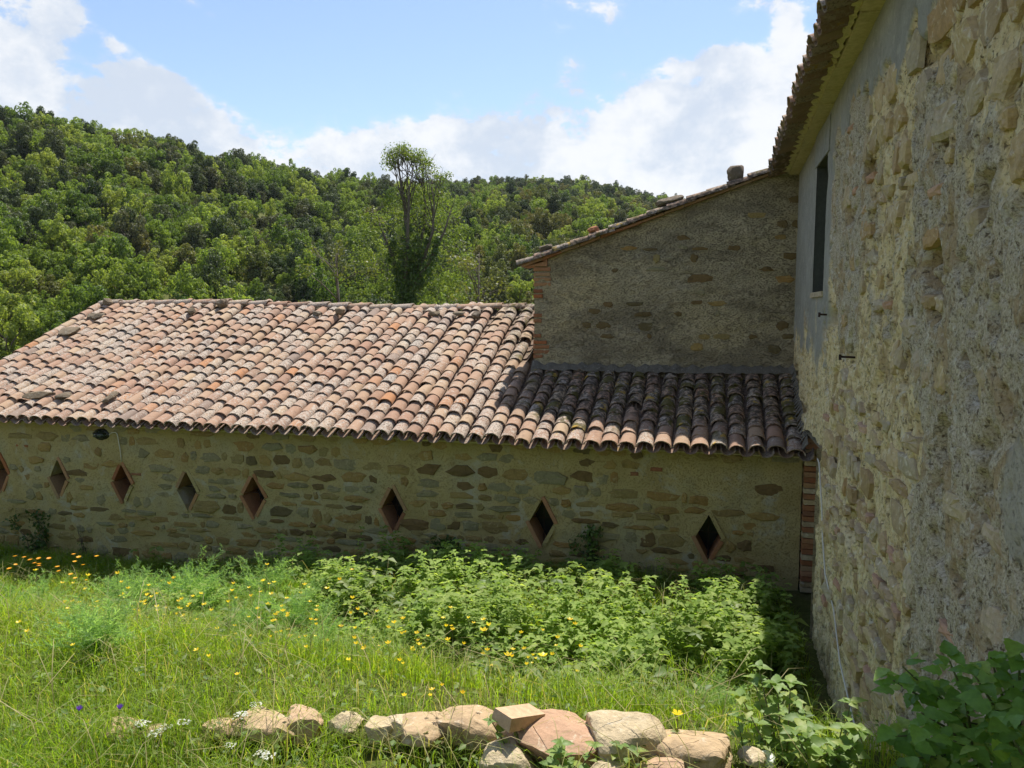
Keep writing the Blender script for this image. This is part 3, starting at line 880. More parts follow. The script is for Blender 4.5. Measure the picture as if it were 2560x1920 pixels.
# ------------------------------------------------------------------ ANNEXE
annex = thing('annexe', 'stone and plaster annexe with sloping tiled verge rising behind the barn roof', 'building', (-1.9, 1.55, 2.4))
AO = Vector((1.9, -1.55, -2.4))
AX0, AX1, AY = -3.67, 0.0, 1.55
AS = .345
def zar(x): return 5.33 + AS*(x+.0)      # underside of the roof along the gable
gxa = np.linspace(AX0, AX1, 182); 
cols = []
for xx in gxa:
    z1 = zar(xx)
    cols.append([(xx, zz) for zz in np.linspace(2.2, z1, 140)])
A = np.array(cols)
dy = (fbm(A[..., 0]*2.0, A[..., 1]*3.4, 7, 5, .6)-.5)*.07+(fbm(A[..., 0]*13, A[..., 1]*17, 3, 4, .65)-.5)*.03
edgef = ss(0, .12, A[..., 0]-AX0)
V = np.stack([A[..., 0], AY-dy*edgef, A[..., 1]], -1).reshape(-1, 3)
i = np.arange(181)[:, None]*140; k = np.arange(139)[None]
F = np.stack([i+k, i+140+k, i+141+k, i+1+k], -1).reshape(-1, 4)
awall = ob('wall', mesh_np('annex_wall', V, F, [M['annex']], True), annex, AO)
mb = MB()
z0 = zar(AX0)
mb.add([(AX0, AY, 1.2), (AX0, AY+5.5, 1.2), (AX0, AY+5.5, z0), (AX0, AY, z0)], [(0, 3, 2, 1)])
mb.add([(AX0, AY+5.5, 1.2), (AX1, AY+5.5, 1.2), (AX1, AY+5.5, zar(AX1)), (AX0, AY+5.5, z0)], [(0, 3, 2, 1)])
ob('side_wall', mb.mesh('side_wall', M['annex']), annex, AO)
rs = np.random.default_rng(77)
ac = []
for (u, v, w_, h_) in stone_courses(AX0+.45, -.08, 2.75, 5.2, (.11, .2), (.16, .42), 5):
    if v+h_ > zar(u-w_/2)-.12 or rs.random() > .22: continue
    ac.append((u, v, w_*.9, h_*.85))
for i, (u, v, w_, h_) in enumerate(ac):
    Vv, Ff = poly_stone(w_, h_, 4000+i, rs.uniform(.004, .012), False, 9)
    mb = MB(); mb.add(Vv, Ff)
    yb = AY-float((fbm(u*2.0, v*3.4, 7, 5, .6)-.5)*.07)
    ob('stone', mb.mesh('stone', M[rs.choice(['dark', 'dark', 'sand', 'dark', 'grey'])]), awall, (u, yb-.002, v))
# brick quoin at the free corner
for z, L_ in [(3.98, .26), (3.90, .25), (3.83, .27), (3.76, .26), (3.66, .14), (3.585, .14), (3.30, .13), (3.22, .13), (3.0, .12), (2.90, .20), (2.83, .24), (2.755, .25), (2.69, .14)]:
    Vv, Ff = poly_stone(L_, .052, int(z*100), .008, True)
    mb = MB(); mb.add(Vv, Ff)
    mb.box((-L_/2, -.004, -.026), (-L_/2+.03, .12, .026))
    ob('brick', mb.mesh('quoin_brick', M['brickpale'] if z > 3.7 else M['brick']), awall, (AX0+L_/2-.012, AY-.008, z))
# flashing of tar-blackened mortar along the foot
mb = MB()
nx = 60
top, bot = [], []
for j in range(nx+1):
    xx = AX0-.02+(AX1-AX0+.02)*j/nx
    zz = zroof(xx, AY)
    w1 = .115+.03*math.sin(j*1.7)+random.uniform(-.015, .015)
    top.append((xx, AY-.03, zz+.07+w1*.6+random.uniform(-.02, .02))); bot.append((xx, AY-.08-w1*.3+random.uniform(-.02, .02), zz+.045+random.uniform(-.015, .015)))
vs = top+bot+[(a, AY+.01, c) for a, b, c in top]
n = nx+1
mb.add(vs, [(j, n+j, n+j+1, j+1) for j in range(nx)]+[(2*n+j, j, j+1, 2*n+j+1) for j in range(nx)])
ob('flashing', mb.mesh('flashing', M['flash'], True), annex, AO)
# eave block at the corner
mb = MB(); mb.box((AX0-.16, AY-.045, 4.02), (AX0+.20, AY+.3, 4.125)); mb.add([(AX0-.02, AY-.05, 4.10), (AX0+.20, AY-.05, 4.10), (AX0+.20, AY-.05, zar(AX0+.2)), (AX0-.13, AY-.05, zar(AX0-.13)), (AX0-.02, AY+.2, 4.10), (AX0+.2, AY+.2, 4.10), (AX0+.2, AY+.2, zar(AX0+.2)), (AX0-.13, AY+.2, zar(AX0-.13))], [(0, 1, 2, 3), (0, 4, 5, 1), (1, 5, 6, 2), (0, 3, 7, 4)])
ob('eave_block', mb.mesh('eave_block', M['brickpale']), annex, AO)
# roof of the annexe
aroof = ob('roof', None, annex, AO)
sa = math.atan(AS)
x = AX0-.16
while x < .02:
    L_ = random.uniform(.28, .36)
    mb = MB(); mb.box((0, -.0, 0), (L_-.006, .3, .034), None, .004)
    ob('slab', mb.mesh('verge_slab', M['brickpale']), aroof, (x, AY-.085+random.uniform(-.01, .01), zar(x)+.0), (0, -sa, 0))
    x += L_*math.cos(sa)
mb = MB()
mb.add([(AX0-.12, AY+.1, zar(AX0-.12)+.036), (.3, AY+.1, zar(.3)+.036), (.3, AY+5.6, zar(.3)+.036), (AX0-.12, AY+5.6, zar(AX0-.12)+.036)], [(0, 1, 2, 3)])
ob('roof_bed', mb.mesh('roof_bed', M['pan']), aroof)
for rr in range(4):
    s = random.uniform(-.03, .03)
    x = AX0-.26+s
    while x < .0:
        o = ob('roof_tile', random.choice(TILES), aroof)
        o.matrix_local = Matrix.Translation((x, AY-.055+rr*.22+random.uniform(-.015, .015), zar(x)+.045+random.uniform(0, .012))) @ Euler((0, 0, R(-90)+random.uniform(-.04, .04))).to_matrix().to_4x4() @ Euler((sa-R(2.5)+random.uniform(-.02, .02), random.uniform(-.08, .08), 0)).to_matrix().to_4x4()
        x += .27

# ------------------------------------------------------------------ HOUSE
house = thing('house', 'tall rubble stone farmhouse wall with crumbling plaster and tiled eave', 'house', (0, -3.0, 0))
HO = Vector((0, 3.0, 0))
def zsf(y): return 5.27-.055*y
Y = np.concatenate([np.linspace(-9.2, -7.05, 14), np.linspace(-7.0, -4.0, 310), np.linspace(-3.98, 1.56, 330)])
ny, nz = len(Y), 350
T = np.linspace(0, 1, nz)
YY, TT = np.meshgrid(Y, T, indexing='ij')
ZZ = -0.2+(zsf(YY)+.02+.2)*TT
nb = fbm(YY*2.2, ZZ*1.7, 9, 5)
rag = (fbm(YY*5.0, ZZ*3.0, 19, 5, .6)-.5)
bound = -1.62-.14*rag
# smooth cement: strip beside the window, band below the eave
bz = 5.06+(nb-.5)*.3+rag*.7-.10*ss(-1.5, -5.5, YY)+.45*ss(-4.9, -5.6, YY)
pl = np.maximum(ss(-.03, .03, YY-bound)*ss(2.85, 3.25, ZZ+rag*1.6), ss(-.03, .03, ZZ-bz)*ss(-6.4, -5.6, YY))
q = np.hypot((YY+6.62)/.24, (ZZ-2.72)/.24); pl = np.maximum(pl, .7*ss(1.04, .96, q+rag*1.6))
q = np.hypot((YY+6.75)/.16, (ZZ-2.15)/.14); pl = np.maximum(pl, .7*ss(1.04, .96, q+rag*1.5))
# the coarse render coat over the yellow earth core, broken away in patches
ea = .52+1.7*(fbm(YY*.75, ZZ*.75, 2, 3)-.5)+rag*.9
ea = ea-.5*ss(3.2, 4.0, ZZ)*ss(-3.5, -2.0, YY)-.40*ss(-4.6, -5.6, YY)*ss(4.6, 3.6, ZZ)+.45*ss(3.4, 2.4, ZZ)*ss(-5.4, -4.6, YY)+.3*ss(4.4, 4.8, ZZ)*ss(-3, -3.6, YY)
ea = ss(.44, .56, ea)
ridge = 1-np.abs(fbm(YY*6.5, ZZ*4.0, 1.5, 4)-.5)*2
rel = (fbm(YY*3.2, ZZ*2.2, 1.5, 4)-.5)*.07+(ridge-.75)*.03
fine = (fbm(YY*15, ZZ*9, 4.0, 4, .68)-.5)*.046
pit = -np.clip(fbm(YY*16, ZZ*11, 8.0, 3)-.60, 0, 1)*.28
holes_ = -np.clip(fbm(YY*4.5, ZZ*3.6, 28.0, 3)-.63, 0, 1)*.9
coat = .022*(1-ea)
dx = -(rel*(.45+.55*ea)+fine+pit+holes_+coat)*(1-.95*pl)-.022*pl
bulge = -.03*ss(2.1, 1.2, ZZ)*ss(-3.6, -1.9, YY)
soft = bulge-(fbm(YY*3.2, ZZ*2.2, 1.5, 1)-.5)*.03
dx = dx+bulge
ef = ss(1.56, 1.45, YY)
X = dx*ef
V = np.stack([X, YY, ZZ], -1).reshape(-1, 3)
i = np.arange(ny-1)[:, None]*nz; k = np.arange(nz-1)[None]
F = np.stack([i+k, i+1+k, i+nz+1+k, i+nz+k], -1)
yc = (Y[:-1]+Y[1:])[:, None]/2+0*T[None, :-1]; zc = (ZZ[:-1, :-1]+ZZ[1:, 1:])/2
WY0, WY1, WZ0, WZ1 = -1.27, -.42, 3.57, 4.95
hole = (yc > WY0) & (yc < WY1) & (zc > WZ0) & (zc < WZ1)
NY, NZ = -1.50, 1.93
niche = (yc > NY) & (yc < .02) & (zc < NZ+.10*np.sin((yc-NY)*2.0))
F = F[~(hole | niche)]
def hij(y, z):
    a = int(np.clip(np.searchsorted(Y, y), 0, ny-1)); t = (z+.2)/(zsf(y)+.22)
    return a, int(np.clip(t*(nz-1), 0, nz-1))
def hx(y, z): return float(X[hij(y, z)])
hwall = ob('wall', mesh_np('house_wall', V, F, [M['house']], True, {'plaster': pl.ravel(), 'earth': ea.ravel()}), house, HO)
# remaining shell: far walls so that the house casts its shadow
mb = MB()
mb.box((.32, -12.0, -.3), (6.0, 8.0, 5.2))
mb.add([(.0, -12.0, -.3), (.0, -9.19, -.3), (.0, -9.19, 5.7), (.0, -12.0, 5.7)], [(0, 1, 2, 3)])
mb.add([(.0, 1.55, -.3), (.0, 8.0, -.3), (.0, 8.0, 5.25), (.0, 1.55, 5.25)], [(0, 1, 2, 3)])
ob('inner_wall', mb.mesh('inner_wall', M['cement']), house, HO)
# exposed stones
rs = np.random.default_rng(31)
hs = []
for (u, v, w_, h_) in stone_courses(-6.95, -1.6, .25, 5.4, (.09, .30), (.10, .46), 14, (.0, .015)):
    p = .24
    if u < -3.2 and v > 4.0: p = .85
    if -5.6 < u < -2.0 and .5 < v < 2.7: p = .72
    if u > -2.5 and v > 2.6: p = .06
    if u < -5.3 and v < 3.6: p = .12
    a, t = hij(u, v)
    if pl[a, t] > .3 or rs.random() > p: continue
    hs.append((u, v, w_, h_, rs.random()))
hs = hs[:297]
for i, (u, v, w_, h_, q) in enumerate(hs):
    red = q < .09
    Vv, Ff = poly_stone(w_*.95, h_*.95, 7000+i, rs.uniform(.008, .026) if not red else .01, red and False, int(rs.integers(8, 12)))
    if red: Vv, Ff = poly_stone(min(w_, .22), .055, 7000+i, .022, True)
    mb = MB(); mb.add(Vv, Ff)
    o = ob('brick' if red else 'stone', mb.mesh('stone', M['hstone_red' if red else 'hstone']), hwall, (float(soft[hij(u, v)])-.010, u, v), (rs.uniform(-.12, .12), 0, R(-90)+rs.uniform(-.10, .10)))
# window: jamb linings, sill, board
win = ob('window', None, house, HO)
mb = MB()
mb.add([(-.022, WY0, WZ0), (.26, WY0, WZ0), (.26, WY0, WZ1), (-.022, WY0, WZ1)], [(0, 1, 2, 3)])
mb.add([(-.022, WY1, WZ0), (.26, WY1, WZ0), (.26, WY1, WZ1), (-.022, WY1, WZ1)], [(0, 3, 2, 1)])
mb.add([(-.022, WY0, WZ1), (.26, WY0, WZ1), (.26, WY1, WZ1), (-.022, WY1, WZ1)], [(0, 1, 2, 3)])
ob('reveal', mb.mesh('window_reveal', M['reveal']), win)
mb = MB(); mb.box((-.045, WY0-.01, WZ0-.05), (.26, WY1+.01, WZ0+.004), None, .004)
ob('sill', mb.mesh('window_sill', M['hstone']), win)
mb = MB()
for j in range(5):
    a = WY0+.002+(WY1-WY0-.004)*j/5; mb.box((.20, a+.003, WZ0+.01), (.235, a+(WY1-WY0)/5-.003, WZ1-.004))
ob('shutter', mb.mesh('window_shutter', M['wood']), win)
mb = MB(); mb.box((-.036, WY0-.12, WZ1), (-.012, WY1+.10, zsf(-.8)-.01), None, .003)
ob('lintel', mb.mesh('window_lintel', M['cement']), win)
# niche with the brick pier
mb = MB()
mb.add([(.17, NY, -.2), (.17, .02, -.2), (.17, .02, 2.15), (.17, NY, 2.15)], [(0, 1, 2, 3)])
mb.add([(-.05, NY, -.2), (.17, NY, -.2), (.17, NY, 2.0), (-.05, NY, 2.0)], [(0, 1, 2, 3)])
mb.add([(-.02, NY, NZ+.06), (.17, NY, NZ+.06), (.17, .02, NZ+.04), (-.02, .02, NZ+.04)], [(0, 1, 2, 3)])
ob('niche', mb.mesh('niche', M['annex']), house, HO)
pier = ob('brick_pier', None, house, HO)
z = 0.0
while z < 1.86:
    mb = MB(); mb.box((0, -.13+random.uniform(-.006, .006), .004), (.165, .0, .062), None, .004)
    ob('brick', mb.mesh('pier_brick', M[random.choice(['brickpale', 'brick', 'brick', 'hstone'])]), pier, (.003, -.004, z))
    z += .0672
# soffit of flat tiles and the tiled eave
soff = ob('soffit', None, house, HO)
y = -9.2
while y < 1.5:
    L_ = min(random.uniform(.7, 1.1), 1.5-y)
    if L_ < .05: break
    mb = MB(); mb.box((-.165+random.uniform(-.02, .02), .004, 0), (.02, L_-.004, .06), None, .006)
    ob('slab', mb.mesh('soffit_slab', M['soffit']), soff, (0, y, zsf(y)), (math.atan(-.055)+random.uniform(-.004, .004), random.uniform(-.01, .03), 0))
    y += L_
# ragged mortar below the tiles
mb = MB()
yy_ = np.arange(-9.2, 1.5, .05)
va, vb, vc = [], [], []
for t in yy_:
    va.append((-.15+random.uniform(-.02, .01), t, zsf(t)+.02)); vb.append((-.20+random.uniform(-.04, .03), t, zsf(t)+.045+random.uniform(-.01, .01))); vc.append((-.20, t, zsf(t)+.08))
n = len(yy_)
mb.add(va+vb+vc, [(j, j+1, n+j+1, n+j) for j in range(n-1)]+[(n+j, n+j+1, 2*n+j+1, 2*n+j) for j in range(n-1)])
ob('eave_mortar', mb.mesh('eave_mortar', M['soffit']), house, HO)
hroof = ob('roof', None, house, HO)
mb = MB()
mb.add([(-.25, -9.6, zsf(-9.6)+.075), (6.2, -9.6, zsf(-9.6)+.075+6.45*AS), (6.2, 8, zsf(8)+.3+6.45*AS), (-.25, 1.45, zsf(1.45)+.075), (0, 8, 5.5)], [(0, 1, 2, 4, 3)])
ob('roof_bed', mb.mesh('roof_bed', M['pan']), hroof)
y = -9.3
while y < 1.42:
    for kk in range(3):
        xx = -.405+kk*.27+random.uniform(-.025, .02)
        o = ob('roof_tile', random.choice(TILES), hroof)
        o.matrix_local = Matrix.Translation((xx, y+random.uniform(-.012, .012), zsf(y)+.065+AS*(xx+.30)+random.uniform(-.006, .012))) @ Euler((0, 0, R(-90)+random.uniform(-.05, .05))).to_matrix().to_4x4() @ Euler((sa-R(2.5), 0, 0)).to_matrix().to_4x4()
    o = ob('channel_tile', PAN, hroof)
    xx = -.385+random.uniform(-.02, .02)
    o.matrix_local = Matrix.Translation((xx, y+.105, zsf(y)+.0+AS*(xx+.30))) @ Euler((0, 0, R(-90))).to_matrix().to_4x4() @ Euler((sa-R(2), 0, 0)).to_matrix().to_4x4()
    y += .21
# black mortar valley between barn tiles and house wall
mb = MB()
va, vb = [], []
for j in range(24):
    yv = -.28+j*(1.50+.28)/23
    va.append((.012, yv, zroof(0, yv)+.17+random.uniform(-.02, .02))); vb.append((-.10+random.uniform(-.02, .02), yv, zroof(0, yv)+.015))
mb.add(va+vb, [(j, j+1, 25+j-1+0, 24+j) for j in range(23)])
ob('valley_mortar', mb.mesh('valley_mortar', M['flash'], True), house, HO)
# cable and iron hooks on the wall
cab = thing('cable', 'thin pale cable hanging down the corner of the house wall', 'cable', (-.1, -1.7, 0.4))
mb = MB()
cp = []
for (yv, zv) in [(-1.55, 1.90), (-1.62, 1.87), (-1.72, 1.80), (-1.95, 1.50), (-2.15, 1.26), (-2.45, 1.02), (-2.75, .80), (-3.3, .58), (-3.9, .42), (-4.4, .36)]:
    cp.append((hx(yv, zv)-.035+.1, yv+1.7, zv-.4))
mb.tube(cp, .0075, 6)
ob('wire', mb.mesh('cable_wire', M['cable'], True), cab)
for (yv, zv, lb) in [(-1.569, 3.339, 'small iron hook in the grey plaster below the window sill'), (-2.84, 2.999, 'longer rusty iron pin sticking out of bare rubble wall')]:
    hk = thing('iron_hook', lb, 'hook', (hx(yv, zv), yv, zv), 'iron hooks in the house wall')
    mb = MB(); L_ = .085 if yv < -2 else .07
    mb.tube([(.03, 0, 0), (-L_, -.01, .005)], .010, 6); mb.tube([(-L_-.002, -.01, -.022), (-L_-.002, -.01, .024)], .011, 6)
    ob('pin', mb.mesh('hook', M['iron']), hk)

# ------------------------------------------------------------------ loose stones on the roofs
RSL = [
 (-12.95, 3.42, .16, .13, .12, 'upright pale block at the far end of the barn ridge', 0),
 (-12.80, 2.90, .30, .20, .07, 'flat slab on the barn roof verge just below the ridge end', 1),
 (-12.80, 2.25, .36, .24, .07, 'wide flat slab lying halfway down the barn roof verge', 2),
 (-10.25, 3.33, .19, .15, .14, 'pale pointed rock on the tiles under the middle of the barn ridge', 3),
 (-10.75, 3.10, .14, .11, .08, 'small dark stone left of the pale pointed rock below the ridge', 4),
 (-7.70, 3.19, .15, .11, .10, 'dark squarish block on the tiles below the ridge tiles', 5),
 (-8.12, 3.13, .12, .09, .06, 'low broken fragment beside the dark squarish block', 6),
 (-5.85, 3.20, .21, .12, .07, 'long grey slab wedged below the ridge near the annexe', 7),
 (-5.40, 3.22, .20, .10, .05, 'thin dark slab right of the long grey slab under the ridge', 8),
 (-5.04, 3.06, .13, .13, .11, 'rounded dark stone on the tiles below the ridge near the annexe', 9),
 (-11.46, .20, .36, .16, .075, 'broad flat stone near the barn eave far from the house', 10),
 (-10.95, .22, .20, .15, .06, 'broken flat piece right of the broad flat stone by the eave', 11),
 (-10.10, .22, .12, .26, .07, 'brown half log shaped stone lying up the tiles above the lamp', 12)]
for (x, y, sx, sy, sz, lb, sd) in RSL:
    me = chunk_mesh('roof_stone', sx*.66, sy*.66, sz*.72, 500+sd, M['roofrock'], 4, .34)
    tag(ob('roof_stone', me, None, (x, y, zroof(x, y)+.085+sz*.52), (SL, random.uniform(-.1, .1), random.uniform(-.5, .5))), lb, 'stone', 'stones weighing down the barn roof')
for (x, sx, sz, lb, sd) in [(-.83, .13, .12, 'large angular rock on the annexe verge near the house', 0), (-1.72, .20, .06, 'stack of thin flat stones midway up the annexe verge', 1),
                            (-2.80, .09, .055, 'small reddish stone on the annexe verge below the flat stones', 2), (-3.50, .10, .05, 'low pale stone near the lower end of the annexe verge', 3)]:
    me = chunk_mesh('roof_stone', sx, .14, sz, 560+sd, M['roofrock'] if sd != 2 else M['brick'], 3, .25)
    tag(ob('roof_stone', me, None, (x, AY+.03, zar(x)+.125+sz*.75), (0, -sa+.1, random.uniform(-.4, .4))), lb, 'stone', 'stones weighing down the annexe roof')

# ------------------------------------------------------------------ trees on the hill
def crown_np(seed, nb, leaves, rx=1.0, rz=.95, lsize=.11, flat=1.0, br=(.26, .46), up=.25):
    rs = np.random.default_rng(seed)
    C_ = rs.normal(size=(nb, 3)); C_ /= np.linalg.norm(C_, axis=1)[:, None]
    C_ *= (rs.random(nb)**.5)[:, None]*.80
    C_ *= (1+.35*(fbm(C_[:, 0]*2+seed, C_[:, 1]*2, C_[:, 2]*2, 2)-.5))[:, None]*np.array([rs.uniform(.85, 1.15), rs.uniform(.85, 1.15), 1])
    C_[:, 2] = C_[:, 2]*rz+.15*rz
    C_[:, :2] *= rx
    rb = rs.uniform(*br, nb)
    w = rb**2; b = rs.choice(nb, leaves, p=w/w.sum())
    d = rs.normal(size=(leaves, 3)); d[:, 2] += .35; d /= np.linalg.norm(d, axis=1)[:, None]
    rr = rb[b]*rs.uniform(.72, 1.08, leaves)
    P = C_[b]+d*rr[:, None]*np.array([1, 1, .85])
    n = d*.9+rs.normal(size=(leaves, 3))*.55+np.array([0, 0, up]); n /= np.linalg.norm(n, axis=1)[:, None]
    t = np.cross(n, rs.normal(size=(leaves, 3))); t /= np.linalg.norm(t, axis=1)[:, None]
    u = np.cross(n, t)
    s = lsize*rs.uniform(.6, 1.3, leaves)[:, None]
    V = np.stack([P-t*s*.9, P-u*s*.55+n*s*.12, P+t*s, P+u*s*.6+n*s*.12], 1).reshape(-1, 3)
    F = np.arange(leaves*4).reshape(-1, 4)
    rn = np.repeat((rs.random(nb)*.10)[b]+rs.random(leaves)*.10, 4)
    return V, F, rn

CROWNS = []
KIND = []
for i in range(4):
    V, F, rn = crown_np(100+i, 70, 6500, .95, 1.1, .047, br=(.08, .24)); CROWNS.append(mesh_np('oak_crown', V, F, [M['oak']], False, {'rnd': rn})); KIND.append(0)
for i in range(4):
    V, F, rn = crown_np(200+i, 80, 5600, 1.0, 1.25, .050, br=(.06, .22)); CROWNS.append(mesh_np('broadleaf_crown', V, F, [M['broad']], False, {'rnd': rn})); KIND.append(1)
for i in range(2):
    V, F, rn = crown_np(300+i, 60, 4200, .9, 1.2, .048, br=(.06, .22)); CROWNS.append(mesh_np('olive_crown', V, F, [M['olive']], False, {'rnd': rn})); KIND.append(2)
mb = MB()
mb.tube([(0, 0, -1.6), (.03, .02, -.8), (0, 0, 0), (.05, -.04, .5)], [.085, .07, .05, .02], 6)
for a in range(5):
    t = a*1.3
    mb.tube([(0, 0, -.5+a*.15), (.25*math.cos(t), .25*math.sin(t), -.1+a*.12), (.5*math.cos(t), .5*math.sin(t), .25+a*.1)], [.04, .028, .012], 5)
TRUNK = mb.mesh('tree_trunk', M['bark'], True)

rs = np.random.default_rng(4)
cands = []
for r in np.arange(R0-6, 345, 1.0):
    pass
Ntry = 42000
azs = rs.uniform(-1.02, .25, Ntry)
rr = np.sqrt(rs.uniform((R0-7)**2, 345**2, Ntry))
RRs = np.interp(azs, AZT, SKYR)
okk = rr < RRs+10
azs, rr = azs[okk], rr[okk]
xs = CAM[0]+rr*np.sin(azs); ys = CAM[1]+rr*np.cos(azs)
order = np.argsort(rr)
kept = []
cell = {}
for i in order:
    mind = 1.45+.9*(rr[i]/200)
    ci, cj = int(xs[i]//5), int(ys[i]//5)
    bad = False
    for a in (-1, 0, 1):
        for b in (-1, 0, 1):
            for j in cell.get((ci+a, cj+b), ()):
                if (xs[i]-xs[j])**2+(ys[i]-ys[j])**2 < mind*mind: bad = True; break
    if bad: continue
    cell.setdefault((ci, cj), []).append(i); kept.append(i)
kept = np.array(kept)
xs, ys, rr, azs = xs[kept], ys[kept], rr[kept], azs[kept]
zs = terrain(xs, ys)
nT = len(xs)
mixn = fbm(xs*.035, ys*.035, 5, 3)
tn = (rr-R0)/(np.interp(azs, AZT, SKYR)-R0)
kind = np.zeros(nT, int)
uu = rs.random(nT)
leftness = ss(-.35, -.85, azs)
pb = .36+.26*leftness+.9*(mixn-.5)-.25*ss(.75, 1.0, tn)
kind[uu < pb] = 1
kind[(uu > .93)] = 2
kind[(azs > -.30) & (azs < -.05) & (tn < .75) & (rs.random(nT) < .25)] = 2
size = 1.15+1.45*rs.random(nT)**1.6*(.85+.30*ss(50, 120, rr))
size *= 1.0-.35*ss(.93, 1.02, tn)
var = np.where(kind == 0, rs.integers(0, 4, nT), np.where(kind == 1, 4+rs.integers(0, 4, nT), 8+rs.integers(0, 2, nT)))
# which are seen largest: in the frame, not hidden by the barn or the house
pxx = 1280+1923*np.tan(azs+YAW)
topz = zs+size*1.6
el = (topz-3.4)/(rr*np.cos(azs+YAW))
seen = (pxx > -60) & (pxx < 1660) & (el > -.045) & (tn < 1.02) & (tn > -.1)
score = np.where(seen, size/rr, 0)
# a tree close in front hides those right behind it
idx = np.argsort(-score)[:300]
idx = idx[score[idx] > 0]
ind = set(idx.tolist())
KN = [('evergreen_tree', 'dark evergreen oak', 'evergreen'), ('broadleaf_tree', 'fresh green broadleaf tree', 'broadleaf'), ('olive_tree', 'yellowish olive tree', 'olive toned')]
def zone(px):
    d = px/1.1573
    for lim, t in ((70, 'at the left edge'), (150, 'near the left edge'), (235, 'left of the barn ridge end'), (340, 'right of the barn ridge end'), (430, 'left of the pointed ridge rock'), (530, 'above the pointed ridge rock'),
                   (630, 'right of the pointed ridge rock'), (720, 'left of the square ridge block'), (800, 'above the square ridge block'), (860, 'left of the ivy tree'), (960, 'behind the ivy tree'),
                   (1060, 'right of the ivy tree'), (1150, 'left of the annexe eave'), (1250, 'above the annexe eave'), (1350, 'above the lower annexe verge'), (9999, 'above the upper annexe verge')):
        if d < lim: return t
BANDS = ['at the foot of the slope', 'low on the slope', 'below mid slope', 'above mid slope', 'high on the slope', 'on the skyline']
def tree_label(i):
    sz = 'large ' if size[i] > 2.3 else ('small ' if size[i] < 1.6 else '')
    return f"{sz}{KN[kind[i]][1]} {BANDS[int(np.searchsorted([.08, .25, .5, .74, .93], tn[i]))]} {zone(pxx[i])}"
same = {}
for i in idx: same.setdefault(tree_label(i), []).append(i)
TLAB = {}
for lb, mem in same.items():
    mem = sorted(mem, key=lambda q: pxx[q])
    for q, i in enumerate(mem):
        pre = ''
        if len(mem) == 2: pre = ('left ', 'right ')[q]
        elif len(mem) == 3: pre = ('leftmost ', 'middle ', 'rightmost ')[q]
        elif len(mem) > 3: pre = 'leftmost ' if q == 0 else ('rightmost ' if q == len(mem)-1 else '')
        TLAB[i] = pre+lb
for i in np.argsort(rr):
    if i not in ind: continue
    kn = KN[kind[i]]
    hgt = rs.uniform(.9, 1.5)
    loc = (xs[i], ys[i], zs[i])
    lb = TLAB[i]
    s = size[i]; rz = rs.uniform(0, 6.28)
    if rr[i] < 105:
        t = thing(kn[0], lb, 'tree', loc, 'trees on the wooded hillside')
        ob('trunk', TRUNK, t, (0, 0, s*.95), (0, 0, rz), (s*.8, s*.8, s*hgt*.7))
        ob('crown', CROWNS[var[i]], t, (0, 0, s*.85), (0, 0, rz), (s, s, s*hgt))
    else:
        o = ob(kn[0], CROWNS[var[i]], None, (loc[0], loc[1], loc[2]+s*.8), (0, 0, rz), (s, s, s*hgt))
        tag(o, lb, 'tree', 'trees on the wooded hillside')
# the rest: one wood
restm = np.array([i for i in range(nT) if i not in ind])
me = bpy.data.meshes.new('forest')
me.vertices.add(len(restm))
co = np.stack([xs[restm], ys[restm], zs[restm]+size[restm]*.8], 1).astype(np.float32)
me.vertices.foreach_set('co', co.ravel())
hv = np.random.default_rng(12).uniform(.85, 1.5, len(restm))
a = me.attributes.new('siz3', 'FLOAT_VECTOR', 'POINT'); a.data.foreach_set('vector', (size[restm][:, None]*np.stack([np.ones_like(hv), np.random.default_rng(13).uniform(.8, 1.15, len(hv)), hv], 1)).astype(np.float32).ravel())
for nm, arr in (('rotz', rs.uniform(0, 6.28, len(restm))),):
    a = me.attributes.new(nm, 'FLOAT', 'POINT'); a.data.foreach_set('value', np.asarray(arr, np.float32))
a = me.attributes.new('vari', 'INT', 'POINT'); a.data.foreach_set('value', np.asarray(var[restm], np.int32))
wood = ob('forest', me)
tag(wood, 'mass of mixed green trees covering the hillside behind', 'forest', None, 'stuff')
ng = bpy.data.node_groups.new('forest', 'GeometryNodeTree')
ng.interface.new_socket('Geometry', in_out='INPUT', socket_type='NodeSocketGeometry')
ng.interface.new_socket('Geometry', in_out='OUTPUT', socket_type='NodeSocketGeometry')
gi = ng.nodes.new('NodeGroupInput'); go = ng.nodes.new('NodeGroupOutput')
jn = ng.nodes.new('GeometryNodeJoinGeometry')
proto = {}
for o in list(COL.objects):
    if o.type == 'MESH' and o.data in CROWNS: proto.setdefault(CROWNS.index(o.data), o)
def gattr(nm, ty):
    n = ng.nodes.new('GeometryNodeInputNamedAttribute'); n.data_type = ty; n.inputs['Name'].default_value = nm
    return n.outputs[0]
